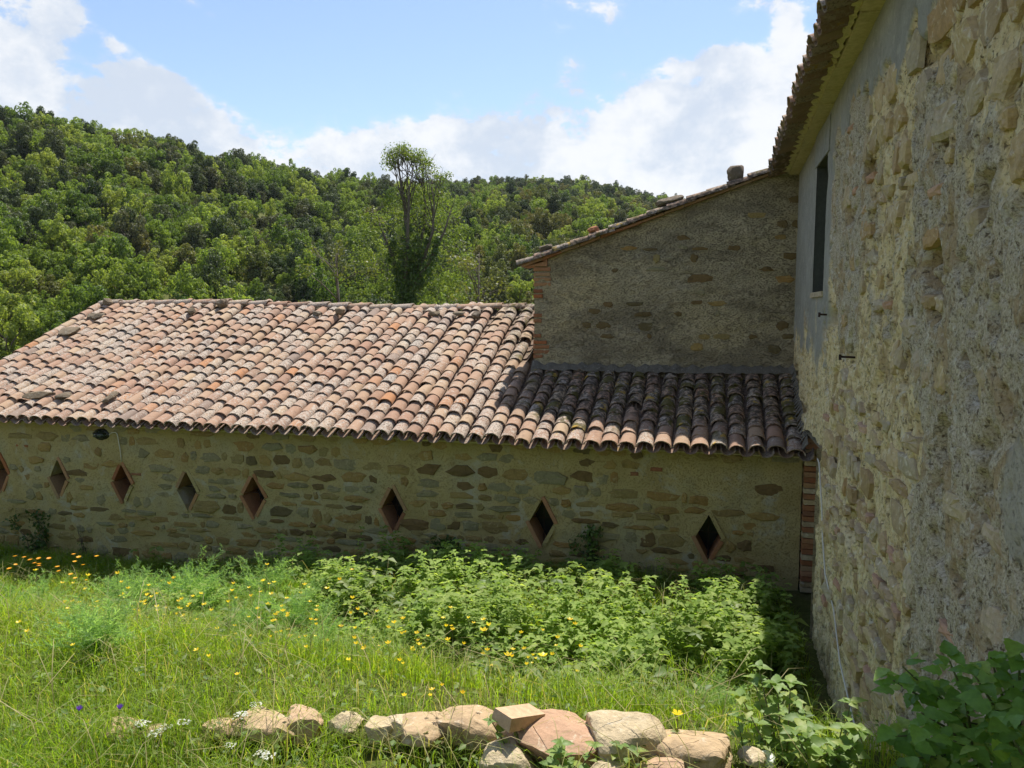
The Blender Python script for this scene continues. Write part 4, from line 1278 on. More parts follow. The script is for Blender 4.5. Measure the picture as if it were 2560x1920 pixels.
for v in range(len(CROWNS)):
    if v not in proto: continue
    cmpn = ng.nodes.new('FunctionNodeCompare'); cmpn.data_type = 'INT'; cmpn.operation = 'EQUAL'
    ng.links.new(gattr('vari', 'INT'), cmpn.inputs[2]); cmpn.inputs[3].default_value = v
    oi = ng.nodes.new('GeometryNodeObjectInfo'); oi.inputs['Object'].default_value = proto[v]; oi.transform_space = 'ORIGINAL'
    oi.inputs['As Instance'].default_value = True
    ip = ng.nodes.new('GeometryNodeInstanceOnPoints')
    ng.links.new(gi.outputs[0], ip.inputs['Points']); ng.links.new(cmpn.outputs[0], ip.inputs['Selection']); ng.links.new(oi.outputs['Geometry'], ip.inputs['Instance'])
    cx = ng.nodes.new('ShaderNodeCombineXYZ'); ng.links.new(gattr('rotz', 'FLOAT'), cx.inputs[2])
    e2r = ng.nodes.new('FunctionNodeEulerToRotation'); ng.links.new(cx.outputs[0], e2r.inputs[0])
    ng.links.new(e2r.outputs[0], ip.inputs['Rotation']); ng.links.new(gattr('siz3', 'FLOAT_VECTOR'), ip.inputs['Scale'])
    ng.links.new(ip.outputs[0], jn.inputs[0])
ng.links.new(jn.outputs[0], go.inputs[0])
md = wood.modifiers.new('forest', 'NODES'); md.node_group = ng

# haze: one thin even box of air round everything
mb = MB(); mb.box((CAM[0]-600, CAM[1]-600, -45.0), (CAM[0]+600, CAM[1]+600, 90.0))
hm, hnt, hout = newmat('haze')
pv = nd(hnt, 'ShaderNodeVolumePrincipled', {'Color': (0.86, 0.93, 1.0, 1.0), 'Density': 0.00010, 'Anisotropy': 0.25})
hnt.links.new(pv.outputs[0], hout.inputs['Volume'])
tag(ob('haze', mb.mesh('haze', hm)), 'thin bluish haze over the valley', 'haze', None, 'stuff')

# the tall ivy clad tree and two thin trees behind the barn
def at(px, py, dist):
    d = pdir(px, py); k = dist/math.hypot(d[0], d[1])
    return Vector(CAM+d*k)
def leaf_cluster(cent, rad, n, size, seed, squash=.7):
    rs = np.random.default_rng(seed)
    d = rs.normal(size=(n, 3)); d /= np.linalg.norm(d, axis=1)[:, None]
    P = np.array(cent)+d*(rs.random(n)**.4)[:, None]*rad*np.array([1, 1, squash])
    nn = d*.6+rs.normal(size=(n, 3))*.6+np.array([0, 0, .3]); nn /= np.linalg.norm(nn, axis=1)[:, None]
    t = np.cross(nn, rs.normal(size=(n, 3))); t /= np.linalg.norm(t, axis=1)[:, None]; u = np.cross(nn, t)
    s = size*rs.uniform(.6, 1.3, n)[:, None]
    return np.stack([P-t*s, P-u*s*.6, P+t*s, P+u*s*.6], 1).reshape(-1, 3)
def clusters_mesh(name, cl, mat):
    V = np.concatenate(cl); n = len(V)//4
    return mesh_np(name, V, np.arange(n*4).reshape(-1, 4), [mat], False, {'rnd': np.repeat(np.random.default_rng(1).random(n)*.35, 4)})
DT = 44.0
base = at(870*1.1573, 700*1.1573, DT); base.z = float(terrain(base.x, base.y))
tall = thing('ivy_tree', 'tall thin limbed tree with ivy clad trunk and bare top against the sky', 'tree', base)
mb = MB(); crownc, ivyc = [], []
def P_(px, py, dd=0): return at(px*1.1573, py*1.1573, DT+dd)-base
limbs = [
 ([(870, 690, 0), (872, 600, 0), (880, 520, .3), (876, 460, .3), (868, 400, .5), (858, 350, .5)], .22, 'A'),
 ([(872, 640, 0), (880, 540, -.5), (882, 470, -.6), (884, 410, -.6), (893, 360, -.6)], .14, 'A'),
 ([(876, 620, 0), (905, 540, .5), (918, 480, .8), (918, 420, .8), (912, 370, .8), (905, 340, .8)], .14, 'A'),
 ([(878, 620, 0), (915, 560, -.4), (935, 500, -.6), (938, 440, -.8), (930, 395, -.8)], .13, 'B'),
 ([(872, 630, 0), (850, 560, .4), (830, 510, .6), (815, 470, .8)], .15, 'C'),
 ([(880, 640, 0), (930, 560, -.8), (960, 500, -1), (975, 450, -1)], .14, 'D'),
]
TIPS = {'A': [(845, 335), (858, 325), (868, 322), (882, 328), (893, 335), (905, 335), (913, 345), (850, 355)], 'B': [(905, 370), (918, 362), (932, 368), (945, 385), (952, 372), (925, 355)], 'C': [], 'D': []}
k = 0
for pts_, r0, tp in limbs:
    P3 = [P_(*p) for p in pts_]
    mb.tube(P3, [r0*(1-.85*j/(len(P3)-1)) for j in range(len(P3))], 6)
    for j, p in enumerate(P3):
        py = pts_[j][1]
        if py > 530:
            if j+1 < len(P3):
                for f in (0, .33, .66):
                    q = p.lerp(P3[j+1], f)
                    rad = (.85 if py > 600 else .42)*(1-.2*f)
                    ivyc.append(leaf_cluster(q+Vector((random.uniform(-.35, .35), random.uniform(-.3, .3), 0)), rad*random.uniform(.55, 1.15)*(.7 if tp in 'CD' else .9), int(330*rad), .09, 900+k, 1.3)); k += 1
    if TIPS.get(tp):
        for (tx, ty) in TIPS[tp]:
            j = len(P3)-3
            e = P_(tx, ty, random.uniform(-.6, .6))
            s0 = P3[j].lerp(P3[j+1], random.random())
            m_ = s0.lerp(e, .5)+Vector((random.uniform(-.12, .12), 0, -.25))
            mb.tube([s0, m_, e], [.035, .025, .010], 4)
            for q in range(3):
                e2 = e+Vector((random.uniform(-.35, .35), random.uniform(-.35, .35), random.uniform(-.25, .25)))
                mb.tube([m_.lerp(e, .5), e2], [.02, .008], 3, False)
            crownc.append(leaf_cluster(e+Vector((random.uniform(-.3, .3), random.uniform(-.4, .4), random.uniform(-.45, .15))), random.uniform(.35, .6), 115, .055, 1500+k, .75)); k += 1
    for q in range(7):          # bare twigs
        j = random.randrange(1, len(P3)-1)
        s0 = P3[j].lerp(P3[j+1], random.random())
        e = s0+Vector((random.uniform(-1, 1), random.uniform(-.6, .6), random.uniform(.3, .9)))
        mb.tube([s0, s0.lerp(e, .5)+Vector((0, 0, -.12)), e], [.03, .02, .007], 4)
for (px, py, rd) in [(880, 500, 1.0), (800, 480, .9), (940, 520, 1.2), (960, 580, 1.3), (830, 580, 1.2), (910, 600, 1.3), (990, 540, .9), (850, 620, 1.3), (780, 560, .8), (900, 450, .9), (930, 470, .9), (860, 460, .9), (840, 430, .6), (880, 420, .7), (915, 420, .7), (950, 430, .7), (970, 480, .8), (790, 520, .8), (1000, 590, 1.0), (1010, 640, 1.1), (770, 620, 1.0), (930, 640, 1.3), (870, 540, 1.1)]:
    crownc.append(leaf_cluster(P_(px, py, random.uniform(-.5, 1.0)), rd*1.1, int(620*rd), .065, 1800+k, .95)); k += 1
ob('trunk', mb.mesh('ivy_tree_trunk', M['bark'], True), tall)
ob('ivy', clusters_mesh('ivy', ivyc, M['ivy']), tall)
ob('crown', clusters_mesh('ivy_tree_crown', crownc, M['elm']), tall)
for (bx, lean, lb, sd) in [(735, -10, 'sparse grey twigged tree behind the barn left of the ivy clad tree', 1), (1010, 25, 'thin leaning tree behind the barn between ivy tree and annexe', 2)]:
    b0 = at(bx*1.1573, 690*1.1573, 36); b0.z = float(terrain(b0.x, b0.y))
    tr = thing('thin_tree', lb, 'tree', b0)
    rs = np.random.default_rng(60+sd)
    mb = MB(); cl = []
    top = at((bx+lean)*1.1573, 545*1.1573, 36)-b0
    mb.tube([(0, 0, -.3), top*.35, top*.65+Vector((.15, 0, 0)), top], [.14, .11, .07, .02], 6)
    for q in range(26):
        s0 = top*rs.uniform(.3, .95)
        e = s0+Vector((rs.uniform(-1.6, 1.6), rs.uniform(-1.2, 1.2), rs.uniform(.3, 1.5)))
        mb.tube([s0, s0.lerp(e, .5)+Vector((0, 0, .12)), e], [.035, .022, .007], 4)
        for z in range(3):
            e2 = s0.lerp(e, rs.uniform(.4, .9))+Vector((rs.uniform(-.5, .5), rs.uniform(-.5, .5), rs.uniform(.1, .6)))
            mb.tube([s0.lerp(e, .5), e2], [.014, .005], 3, False)
        cl.append(leaf_cluster(e, .5, 60, .075, 70*sd+q, .8))
    ob('trunk', mb.mesh('thin_trunk', M['bark'], True), tr)
    ob('crown', clusters_mesh('thin_crown', cl, M['olive']), tr)

# ------------------------------------------------------------------ meadow
def blades(P, h, w, lean, bend, rs, mat, name, rnv, seg=2):
    n = len(P)
    th = rs.uniform(0, 2*np.pi, n)
    d = np.stack([np.cos(th), np.sin(th), np.zeros(n)], 1)
    ph = th+np.pi/2+rs.normal(0, .5, n)
    s = np.stack([np.cos(ph), np.sin(ph), np.zeros(n)], 1)
    h = h[:, None]; w = w[:, None]; lean = lean[:, None]; bend = bend[:, None]
    up = np.array([0, 0, 1.0])
    m1 = P+d*h*lean*.45+up*h*.55
    m2 = P+d*h*(lean+bend*.5)+up*h*(.88-.10*bend)
    tp = P+d*h*(lean*1.4+bend)+up*h*(1.0-.45*bend)
    V = np.stack([P-s*w*.5, P+s*w*.5, m1-s*w*.45, m1+s*w*.45, m2-s*w*.28, m2+s*w*.28, tp], 1).reshape(-1, 3)
    o = np.arange(n)[:, None]*7
    F4 = np.concatenate([o+np.array([[0, 1, 3, 2]]), o+np.array([[2, 3, 5, 4]])])
    F3 = o+np.array([[4, 5, 6]])
    return mesh_np(name, V, [F4, F3], [mat], True, {'rnd': np.repeat(rnv, 7)})

def in_plot(x, y):
    return (y < -.06) & (x < -.16-.0*y) & (x > -16)

def patch(x, y, lst):
    v = np.zeros(len(x))
    for (cx, cy, ax, ay) in lst:
        q = ((x-cx)/ax)**2+((y-cy)/ay)**2
        v = np.maximum(v, ss(1.25, .65, np.sqrt(q)))
    return v
NET = [(-5.0, -1.75, .85, .6), (-3.9, -1.85, .9, .65), (-3.2, -2.9, 1.2, .75), (-1.7, -2.5, 1.3, .7), (-2.3, -3.7, 1.0, .7), (-.85, -2.4, .7, .45), (-5.6, -.7, 1.1, .6), (-3.6, -.8, 1.2, .5), (-1.6, -1.0, 1.4, .7), (-2.6, -4.5, .8, .7), (-7.0, -2.2, .5, .4), (-2.0, -3.7, .5, .5), (-2.3, -5.0, .5, .35), (-3.4, -5.3, .5, .4)]
rs = np.random.default_rng(99)
n = 290000
gx_ = rs.uniform(-15.5, .2, n); gy_ = rs.uniform(-6.0, -.06, n)
keep = in_plot(gx_, gy_) & (gx_ > -9.6+gy_*.0-1.25*(gy_+6)-.9)
net = patch(gx_, gy_, NET)
keep &= rs.random(n) > net*.7
clump = ss(.25, .75, fbm(gx_*2.1, gy_*2.1, 1, 4))
keep &= rs.random(n) < .35+1.1*clump
gx_, gy_, clump = gx_[keep], gy_[keep], clump[keep]
big = fbm(gx_*.6+9, gy_*.6, 2, 3)
P = np.stack([gx_, gy_, terrain(gx_, gy_)-.01], 1)
n = len(P)
h_ = rs.uniform(.10, .30, n)*(.6+.9*clump)*(1-.3*ss(-1.0, -.5, gx_))*(1-.45*ss(-1.3, -.7, gy_))
rnv = np.clip(.05+.95*big+rs.normal(0, .17, n), 0, .88)
rnv = np.where(rs.random(n) < .05, rs.uniform(.9, 1, n), rnv)
o = ob('meadow_grass', blades(P, h_, rs.uniform(.0028, .0058, n), rs.uniform(.05, .35, n), rs.uniform(.05, .6, n), rs, M['grass'], 'meadow_grass', rnv))
tag(o, 'bright green meadow grass between barn and rocks', 'grass', None, 'stuff')
# bank and foreground, nearer and finer
n = 130000
gx_ = rs.uniform(-7.5, .2, n); gy_ = rs.uniform(-8.6, -5.2, n)
keep = in_plot(gx_, gy_) & (np.hypot(gx_-CAM[0], gy_-CAM[1]) > 1.2)
clump = fbm(gx_*2.6, gy_*2.6, 3, 3)
keep &= rs.random(n) < .15+1.2*clump
keep &= rs.random(n) < np.where(gx_ > -2.3, .6, 1.0)
gx_, gy_, clump = gx_[keep], gy_[keep], clump[keep]
P = np.stack([gx_, gy_, terrain(gx_, gy_)-.01], 1); n = len(P)
h_ = rs.uniform(.07, .22, n)*(.6+.9*clump)
h_ *= np.where((gy_ < -6.0) & (gx_ > -2.5), .85, 1.0)
rnv = np.clip(.30+.5*fbm(gx_*.9, gy_*.9, 6, 3)+rs.normal(0, .16, n), 0, .88)
rnv = np.where(rs.random(n) < .09, rs.uniform(.9, 1, n), rnv)
o = ob('bank_grass', blades(P, h_, rs.uniform(.0018, .0042, n), rs.uniform(.05, .45, n), rs.uniform(.1, .8, n), rs, M['grass'], 'bank_grass', rnv))
tag(o, 'green and yellowing grass on the bank around the rocks', 'grass', None, 'stuff')
# taller stalks with drooping straw heads
n = 2600
gx_ = rs.uniform(-6.5, -.7, n); gy_ = rs.uniform(-8.2, -5.2, n)
far = rs.random(n) < .45
gx_[far] = rs.uniform(-11, -.5, far.sum()); gy_[far] = rs.uniform(-5.2, -.9, far.sum())
keep = in_plot(gx_, gy_) & (np.hypot(gx_-CAM[0], gy_-CAM[1]) > 1.5)
gx_, gy_, far = gx_[keep], gy_[keep], far[keep]; n = len(gx_)
P = np.stack([gx_, gy_, terrain(gx_, gy_)], 1)
o = ob('straw_grass', blades(P, np.where(far, rs.uniform(.3, .55, n), rs.uniform(.16, .36, n)), np.where(far, .005, .004), rs.uniform(.1, .5, n), rs.uniform(.3, 1.0, n), rs, M['straw'], 'straw_grass', rs.random(n)))
tag(o, 'pale dry grass stalks leaning over the green grass', 'grass', None, 'stuff')

def leaf_quads(P, dirv, nrm, L, W, rnv, name, mat):
    """folded pointed leaves: 6 vertices, 4 triangles each"""
    n = len(P)
    dirv = dirv/np.linalg.norm(dirv, axis=1)[:, None]
    side = np.cross(dirv, nrm); side /= np.linalg.norm(side, axis=1)[:, None]
    nn = np.cross(side, dirv)
    L = L[:, None]; W = W[:, None]
    V = np.stack([P, P+dirv*L*.42+side*W*.5+nn*W*.16, P+dirv*L*.42-side*W*.5+nn*W*.16, P+dirv*L*.45-nn*W*.06, P+dirv*L-nn*L*.18], 1).reshape(-1, 3)
    o = np.arange(n)[:, None]*5
    F = np.concatenate([o+np.array([[0, 3, 1]]), o+np.array([[0, 2, 3]]), o+np.array([[1, 3, 4]]), o+np.array([[3, 2, 4]])])
    return mesh_np(name, V, F, [mat], True, {'rnd': np.repeat(rnv, 5)})

def plants(xy, hmin, hmax, tiers, L0, rs, name, mat, lo=0.0):
    Ps, Ds, Ns, Ls, Rn = [], [], [], [], []
    for (x, y) in xy:
        z = float(terrain(x, y)); H = rs.uniform(hmin, hmax); ls = rs.uniform(.65, 1.3); H *= .55+.9*float(fbm(x*1.3, y*1.3, 77, 2))
        a0 = rs.uniform(0, 6.28); lx, ly = rs.normal(0, .12, 2)
        pr = rs.random()*.5
        for t in range(tiers):
            f = .22+.78*t/(tiers-1)
            zz = z+H*f
            for q in range(2 if t < tiers-1 else 4):
                a = a0+t*1.571+q*(math.pi if t < tiers-1 else 1.57)+rs.normal(0, .3)
                dz = rs.uniform(-.25, .35)
                Ps.append((x+lx*H*f, y+ly*H*f, zz)); Ds.append((math.cos(a), math.sin(a), dz))
                Ns.append((rs.normal(0, .3), rs.normal(0, .3), 1)); Ls.append(ls*L0*(1.15-.45*f)*rs.uniform(.75, 1.25)); Rn.append(min(1, pr+rs.random()*.35+.2*f))
    Ls = np.array(Ls)
    return leaf_quads(np.array(Ps), np.array(Ds), np.array(Ns), Ls, Ls*.62, np.array(Rn), name, mat)
pts_ = []
while len(pts_) < 1900:
    x, y = rs.uniform(-7, -.25), rs.uniform(-5.6, -.12)
    if rs.random() < patch(np.array([x]), np.array([y]), NET)[0]*ss(.36, .54, fbm(np.array([x*1.7]), np.array([y*1.7]), 41, 3))[0]: pts_.append((x, y))
o = ob('nettles', plants(pts_, .22, .54, 7, .098, rs, 'nettles', M['nettle']))
tag(o, 'dense bank of leafy green nettles below the barn wall', 'nettles', None, 'stuff')
pb_ = []
while len(pb_) < 330:
    x, y = rs.uniform(-9, -.3), rs.uniform(-5.4, -.3)
    if rs.random() < .25+.75*patch(np.array([x]), np.array([y]), NET)[0] and fbm(np.array([x*1.1]), np.array([y*1.1]), 63, 2)[0] > .44: pb_.append((x, y))
o = ob('dock_weeds', plants(pb_, .22, .50, 4, .15, rs, 'dock_weeds', M['weed']))
tag(o, 'broad leaved weeds standing among nettles and grass', 'weeds', None, 'stuff')
# low mixed weeds everywhere
n = 52000
gx_ = rs.uniform(-13, .0, n); gy_ = rs.uniform(-8.4, -.1, n)
keep = in_plot(gx_, gy_) & (gx_ > -9.6-1.25*(gy_+6)-.9) & (np.hypot(gx_-CAM[0], gy_-CAM[1]) > 1.3)
keep &= rs.random(n) < .25+1.3*(fbm(gx_*1.2, gy_*1.2, 12, 3)-.25)
gx_, gy_ = gx_[keep], gy_[keep]; n = len(gx_)
near = gy_ < -5.4
P = np.stack([gx_, gy_, terrain(gx_, gy_)+rs.uniform(.02, .20, n)*np.where(near, .75, 1)], 1)
a = rs.uniform(0, 6.28, n)
L_ = rs.uniform(.025, .065, n)*np.where(near, .7, 1)
o = ob('weeds', leaf_quads(P, np.stack([np.cos(a), np.sin(a), rs.uniform(-.2, .6, n)], 1), np.stack([rs.normal(0, .3, n), rs.normal(0, .3, n), np.ones(n)], 1), L_, L_*rs.uniform(.45, .8, n), rs.random(n), 'weeds', M['weed']))
tag(o, 'low broad leaved weeds mixed through the grass', 'weeds', None, 'stuff')

# fennel: feathery plants
def fennel_mesh(seed):
    rs = np.random.default_rng(seed)
    mb = MB()
    V, F = [], []
    for s in range(34):
        a = rs.uniform(0, 6.28); out = rs.uniform(.15, .95)
        H = rs.uniform(.55, 1.0)
        pts = [np.array([math.cos(a)*out*t**1.4*.75, math.sin(a)*out*t**1.4*.75, H*(t-.25*out*t*t)]) for t in np.linspace(0, 1, 6)]
        for j in range(5):
            p, q = pts[j], pts[j+1]
            if j >= 1:
                for u in range(16):
                    b = p+(q-p)*rs.random()
                    dd = rs.normal(size=3)+np.array([0, 0, .25]); dd /= np.linalg.norm(dd)
                    dd = dd+(q-p)/np.linalg.norm(q-p)*.7; dd /= np.linalg.norm(dd)
                    L = rs.uniform(.07, .17)*(1.15-.15*j)
                    sd = np.cross(dd, rs.normal(size=3)); sd /= np.linalg.norm(sd); wv = .0042
                    e = b+dd*L; o = len(V)
                    V += [b-sd*wv, b+sd*wv, e+sd*wv*.4, e-sd*wv*.4]; F.append((o, o+1, o+2, o+3))
                    for g in range(4):
                        c0 = b+dd*L*rs.uniform(.3, .9); d2 = dd+rs.normal(size=3)*.8; d2 /= np.linalg.norm(d2); e2 = c0+d2*L*.5
                        o = len(V); V += [c0-sd*wv*.8, c0+sd*wv*.8, e2]; F.append((o, o+1, o+2))
    mb.add(V, F)
    return mb.mesh('fennel', M['fennel'])
FEN = [fennel_mesh(40+i) for i in range(3)]
FL = [(-7.2, -1.75, .62, 'tallest feathery fennel plant against the dark foot of the barn wall'), (-6.35, -1.6, .52, 'wide feathery fennel plant at the shadow edge left of the nettles'),
      (-7.9, -2.0, .45, 'low spreading fennel between orange flowers and the tall fennel'), (-7.4, -2.9, .50, 'feathery fennel clump in front of the tall fennel by the wall'),
      (-5.3, -2.6, .50, 'dark feathery fennel clump left of the bright nettles'), (-5.75, -2.95, .42, 'bluish fennel clump amid yellow flowers left of the nettles'),
      (-9.0, -2.3, .48, 'feathery fennel below the orange flowers at the far left'), (-1.75, -2.95, .36, 'small bluish fennel rising out of the bright nettles'),
      (-1.06, -3.5, .36, 'fennel sprig in the bright grass left of the house shadow'), (-1.55, -4.7, .36, 'soft fennel clump just behind the large right hand rock'),
      (-2.45, -4.5, .38, 'bluish fennel beside the dark gap behind the rocks'), (-6.3, -3.9, .44, 'fennel clump in the middle of the flowery grass'),
      (-8.0, -4.0, .50, 'pale feathery fennel at the left side of the flowery grass'), (-4.5, -4.3, .34, 'small fennel among the yellow flowers behind the rocks'), (-4.0, -6.6, .30, 'green fennel tuft in the near left corner'),
      (-8.3, -1.7, .50, 'fennel at the shadow edge between the orange flowers and tallest fennel'), (-6.8, -2.3, .50, 'fennel filling the gap between two fennels at the wall shadow'), (-8.6, -3.2, .52, 'fennel clump at the left frame edge below the orange flowers'),
      (-6.9, -3.4, .46, 'fennel clump left of centre among sparse buttercups'), (-4.7, -3.2, .44, 'soft fennel just in front of the left nettle mound'), (-3.9, -3.7, .40, 'fennel between nettles and the buttercup patch'),
      (-5.4, -4.4, .40, 'fennel in the thick of the buttercup patch'), (-2.9, -5.6, .30, 'low fennel just behind the tall brown rock'), (-1.15, -4.4, .34, 'fennel sprig between house shadow and the flat topped block'), (-6.0, -5.4, .36, 'fennel on the left bank above the half sunk buff rock')]
for i, (x, y, s, lb) in enumerate(FL):
    o = ob('fennel', FEN[i % 3], None, (x, y, float(terrain(x, y))), (0, 0, i*1.7), (s*1.55, s*1.55, s*1.35))
    tag(o, lb, 'plant', 'fennel plants in the meadow')

# flowers
def flower_mesh(name, mat, seed, H=.36, petals=5, pr=.017, cup=.5, double=False):
    rs = np.random.default_rng(seed)
    mb = MB(); mb.mi = 1
    bx, by = rs.normal(0, .04, 2)
    mb.tube([(0, 0, 0), (bx*.5, by*.5, H*.55), (bx, by, H)], [.0018, .0016, .0013], 3)
    mb.mi = 0
    for lay in range(2 if double else 1):
        for k in range(petals):
            a = 2*math.pi*(k+.5*lay)/petals; c, s = math.cos(a), math.sin(a)
            b = .8*math.pi/petals
            cu = cup*(1+.5*lay)
            r = pr*(1-.25*lay)
            mb.add([(bx, by, H), (bx+math.cos(a-b)*r*.75, by+math.sin(a-b)*r*.75, H+r*cu*.6), (bx+c*r, by+s*r, H+r*cu), (bx+math.cos(a+b)*r*.75, by+math.sin(a+b)*r*.75, H+r*cu*.6)], [(0, 1, 2, 3)])
    return mb.mesh(name, [mat, M['stem']])
BUT = [flower_mesh('buttercup', M['petal'], 70+i, H=.42+.05*i, pr=.026+.003*(i % 2), cup=.4+.2*(i % 3)) for i in range(5)]
YEL = [(-4.9, -4.3, 1.5, .7), (-4.0, -5.0, 1.3, .6), (-5.8, -5.0, 1.0, .7), (-3.6, -5.9, 1.0, .4), (-6.2, -3.6, 1.3, .7), (-7.4, -3.2, 1.0, .5), (-5.4, -2.5, .8, .4), (-2.9, -4.7, .6, .5)]
cnt = 0
while cnt < 290:
    x, y = rs.uniform(-9.8, -1.0), rs.uniform(-6.3, -1.9)
    if cnt > 110: x, y = rs.uniform(-4.6, -1.7), rs.uniform(-7.0, -5.6)
    if x < -1.11-1.13*(y+9.68): continue
    cl = fbm(np.array([x*2.4]), np.array([y*2.4]), 30, 2)[0]
    if rs.random() > patch(np.array([x]), np.array([y]), YEL)[0]*max(0, (cl-.32)*3) + (.025 if cnt < 111 else max(0, cl-.40)*3.0): continue
    s = rs.uniform(.75, 1.15)*(1 if y > -5.0 else .46)
    o = ob('buttercup', BUT[cnt % 5], None, (x, y, float(terrain(x, y))), (rs.normal(0, .12), rs.normal(0, .12), rs.uniform(0, 6.28)), (s, s, s*(1 if y > -5.0 else 1.35)))
    zn_ = ('grass just behind the left rocks' if (y < -5.4 and x < -2.9) else 'grass behind the middle rocks' if y < -5.4 else 'in front of the left nettle mound' if (x > -5.6 and y > -3.2) else 'among the fennel at the left' if x < -6.6 else 'right of the thickest buttercups' if x > -2.9 else 'in the thickest buttercup patch')
    tag(o, 'small yellow buttercup open in the meadow '+zn_, 'flower', 'yellow buttercups '+zn_); cnt += 1
# a few close ones by the rocks
for i, (x, y) in enumerate([(-1.23, -6.75), (-1.19, -6.68), (-2.05, -6.15), (-1.9, -6.12), (-2.15, -6.2)]):
    o = ob('buttercup', BUT[i % 5], None, (x, y, float(terrain(x, y))-.22), (0, 0, i), .85)
    tag(o, 'yellow buttercup close beside the rocks', 'flower', 'yellow buttercups by the rocks')
MAR = [flower_mesh('marigold', M['orange'], 90+i, H=.50+.05*i, pr=.030, petals=9, cup=.25, double=True) for i in range(3)]
for i in range(22):
    x, y = -9.35+rs.normal(0, .42), -1.85+rs.normal(0, .16)
    o = ob('marigold', MAR[i % 3], None, (x, y, float(terrain(x, y))), (rs.normal(0, .1), rs.normal(0, .1), i), rs.uniform(.9, 1.15))
    tag(o, 'orange marigold flower in the cluster before the barn wall', 'flower', 'orange marigolds by the barn')
def yarrow_mesh(seed):
    rs = np.random.default_rng(seed)
    mb = MB(); mb.mi = 1
    H = .24
    mb.tube([(0, 0, 0), (.01, 0, H*.6), (0, 0, H)], [.0025, .002, .0018], 4)
    for k in range(26):
        a, r = rs.uniform(0, 6.28), .052*math.sqrt(rs.random())
        c = Vector((math.cos(a)*r, math.sin(a)*r, H+.03+rs.uniform(-.004, .006)-r*.12))
        mb.mi = 1; mb.tube([(0, 0, H-.03), c], .0009, 3, False)
        mb.mi = 0
        q = [(c.x+math.cos(t)*.0085, c.y+math.sin(t)*.0085, c.z+.001*(t % 2)) for t in np.linspace(0, 6.28, 7)[:-1]]
        mb.add([c+Vector((0, 0, .005))]+q, [(0, j+1, (j+1) % 6+1) for j in range(6)])
    return mb.mesh('yarrow', [M['white'], M['stem']])
YAR = [yarrow_mesh(i) for i in range(3)]
YL = [(550, 1505, 'farthest white flat flower head, standing behind the row of rocks'), (520, 1545, 'white flat flower head just left of the leftmost large rock'), (352, 1558, 'highest of the white flower heads over the left foreground grass'),
      (392, 1548, 'white flower head right of the highest one in the left grass'), (300, 1560, 'leftmost white flower head in the foreground grass'), (340, 1575, 'white flower head hanging low between its taller neighbours'),
      (500, 1585, 'broad white flower head in front of the leftmost large rock'), (560, 1612, 'small white flower head below the leftmost large rock'), (585, 1612, 'small pale flower head at the foot of the left rocks')]
for i, (px, py, lb) in enumerate(YL):
    d = pdir(px*1.1573, py*1.1573)
    zt = 1.62+.16
    k = (zt-CAM[2])/d[2]; p = CAM+d*k
    tz = float(terrain(p[0], p[1]))
    o = ob('yarrow', YAR[i % 3], None, (p[0], p[1], zt-.16), (random.uniform(-.1, .1), random.uniform(-.1, .1), i), rs.uniform(.42, .6))
    tag(o, lb, 'flower', 'white yarrow flowers')
PUR = flower_mesh('vetch', M['purple'], 5, H=.28, pr=.014, petals=6, cup=1.4, double=True)
for i, (px, py, lb) in enumerate([(3, 1437, 'deep blue flower at the far left edge of the grass'), (165, 1515, 'violet flower in the left foreground grass'), (228, 1525, 'small dull purple flower right of the violet one')]):
    d = pdir(px*1.1573, py*1.1573); k = (1.85-CAM[2])/d[2]; p = CAM+d*k
    tag(ob('violet_flower', PUR, None, (p[0], p[1], 1.55), (0, .1, i), 1.0), lb, 'flower', 'violet flowers in the grass')

# ------------------------------------------------------------------ rocks on the edge of the bank
def on_z(px, py, z):
    d = pdir(px*1.1573, py*1.1573); k = (z-CAM[2])/d[2]
    return CAM+d*k
ROCKS = [  # display px centre, half width px, half height px, depth factor, material, label
 (575, 1560, 62, 38, 'rock', 'leftmost large pinkish rock half hidden by grass'),
 (648, 1560, 44, 36, 'rock', 'pink rock right of the leftmost large rock in the row'),
 (752, 1552, 32, 30, 'rockpale', 'pale pointed rock standing alone in the row'),
 (818, 1566, 30, 24, 'rockpale', 'small pale rock right of the lone pointed rock'),
 (868, 1562, 36, 26, 'rockpale', 'low cream rock before the long buff rock'),
 (920, 1572, 56, 34, 'rock', 'long buff rock left of the tall brown rock'),
 (1018, 1562, 66, 54, 'rock', 'tall brown rock with a white lichen patch'),
 (1078, 1570, 40, 40, 'rock', 'dark brown rock behind the loose brick'),
 (1195, 1592, 92, 54, 'rock', 'wide rounded rock behind the leafy sprigs'),
 (1345, 1590, 76, 60, 'rockpale', 'large flat topped block, biggest in the row'),
 (1490, 1616, 74, 42, 'rock', 'orange brown rock right of the flat topped block'),
 (1098, 1632, 56, 36, 'rockpale', 'cream coloured crumbly rock in front of the row'),
 (1625, 1628, 24, 22, 'rockpale', 'small pale rock near the mint plants'),
 (1660, 1630, 16, 14, 'white', 'tiny white stone beside the mint plants'),
 (255, 1568, 34, 22, 'rock', 'buff rock sunk in the left foreground grass'),
 (330, 1572, 26, 20, 'rock', 'reddish rock sunk in the grass between the white flowers'),
 (475, 1565, 32, 20, 'rock', 'low stone left of the leftmost large rock'),
 (1430, 1645, 50, 26, 'rock', 'flat rock at the bottom edge below the orange brown rock'),
 (1310, 1650, 40, 20, 'rockpale', 'pale stone at the bottom edge under the flat topped block'),
]
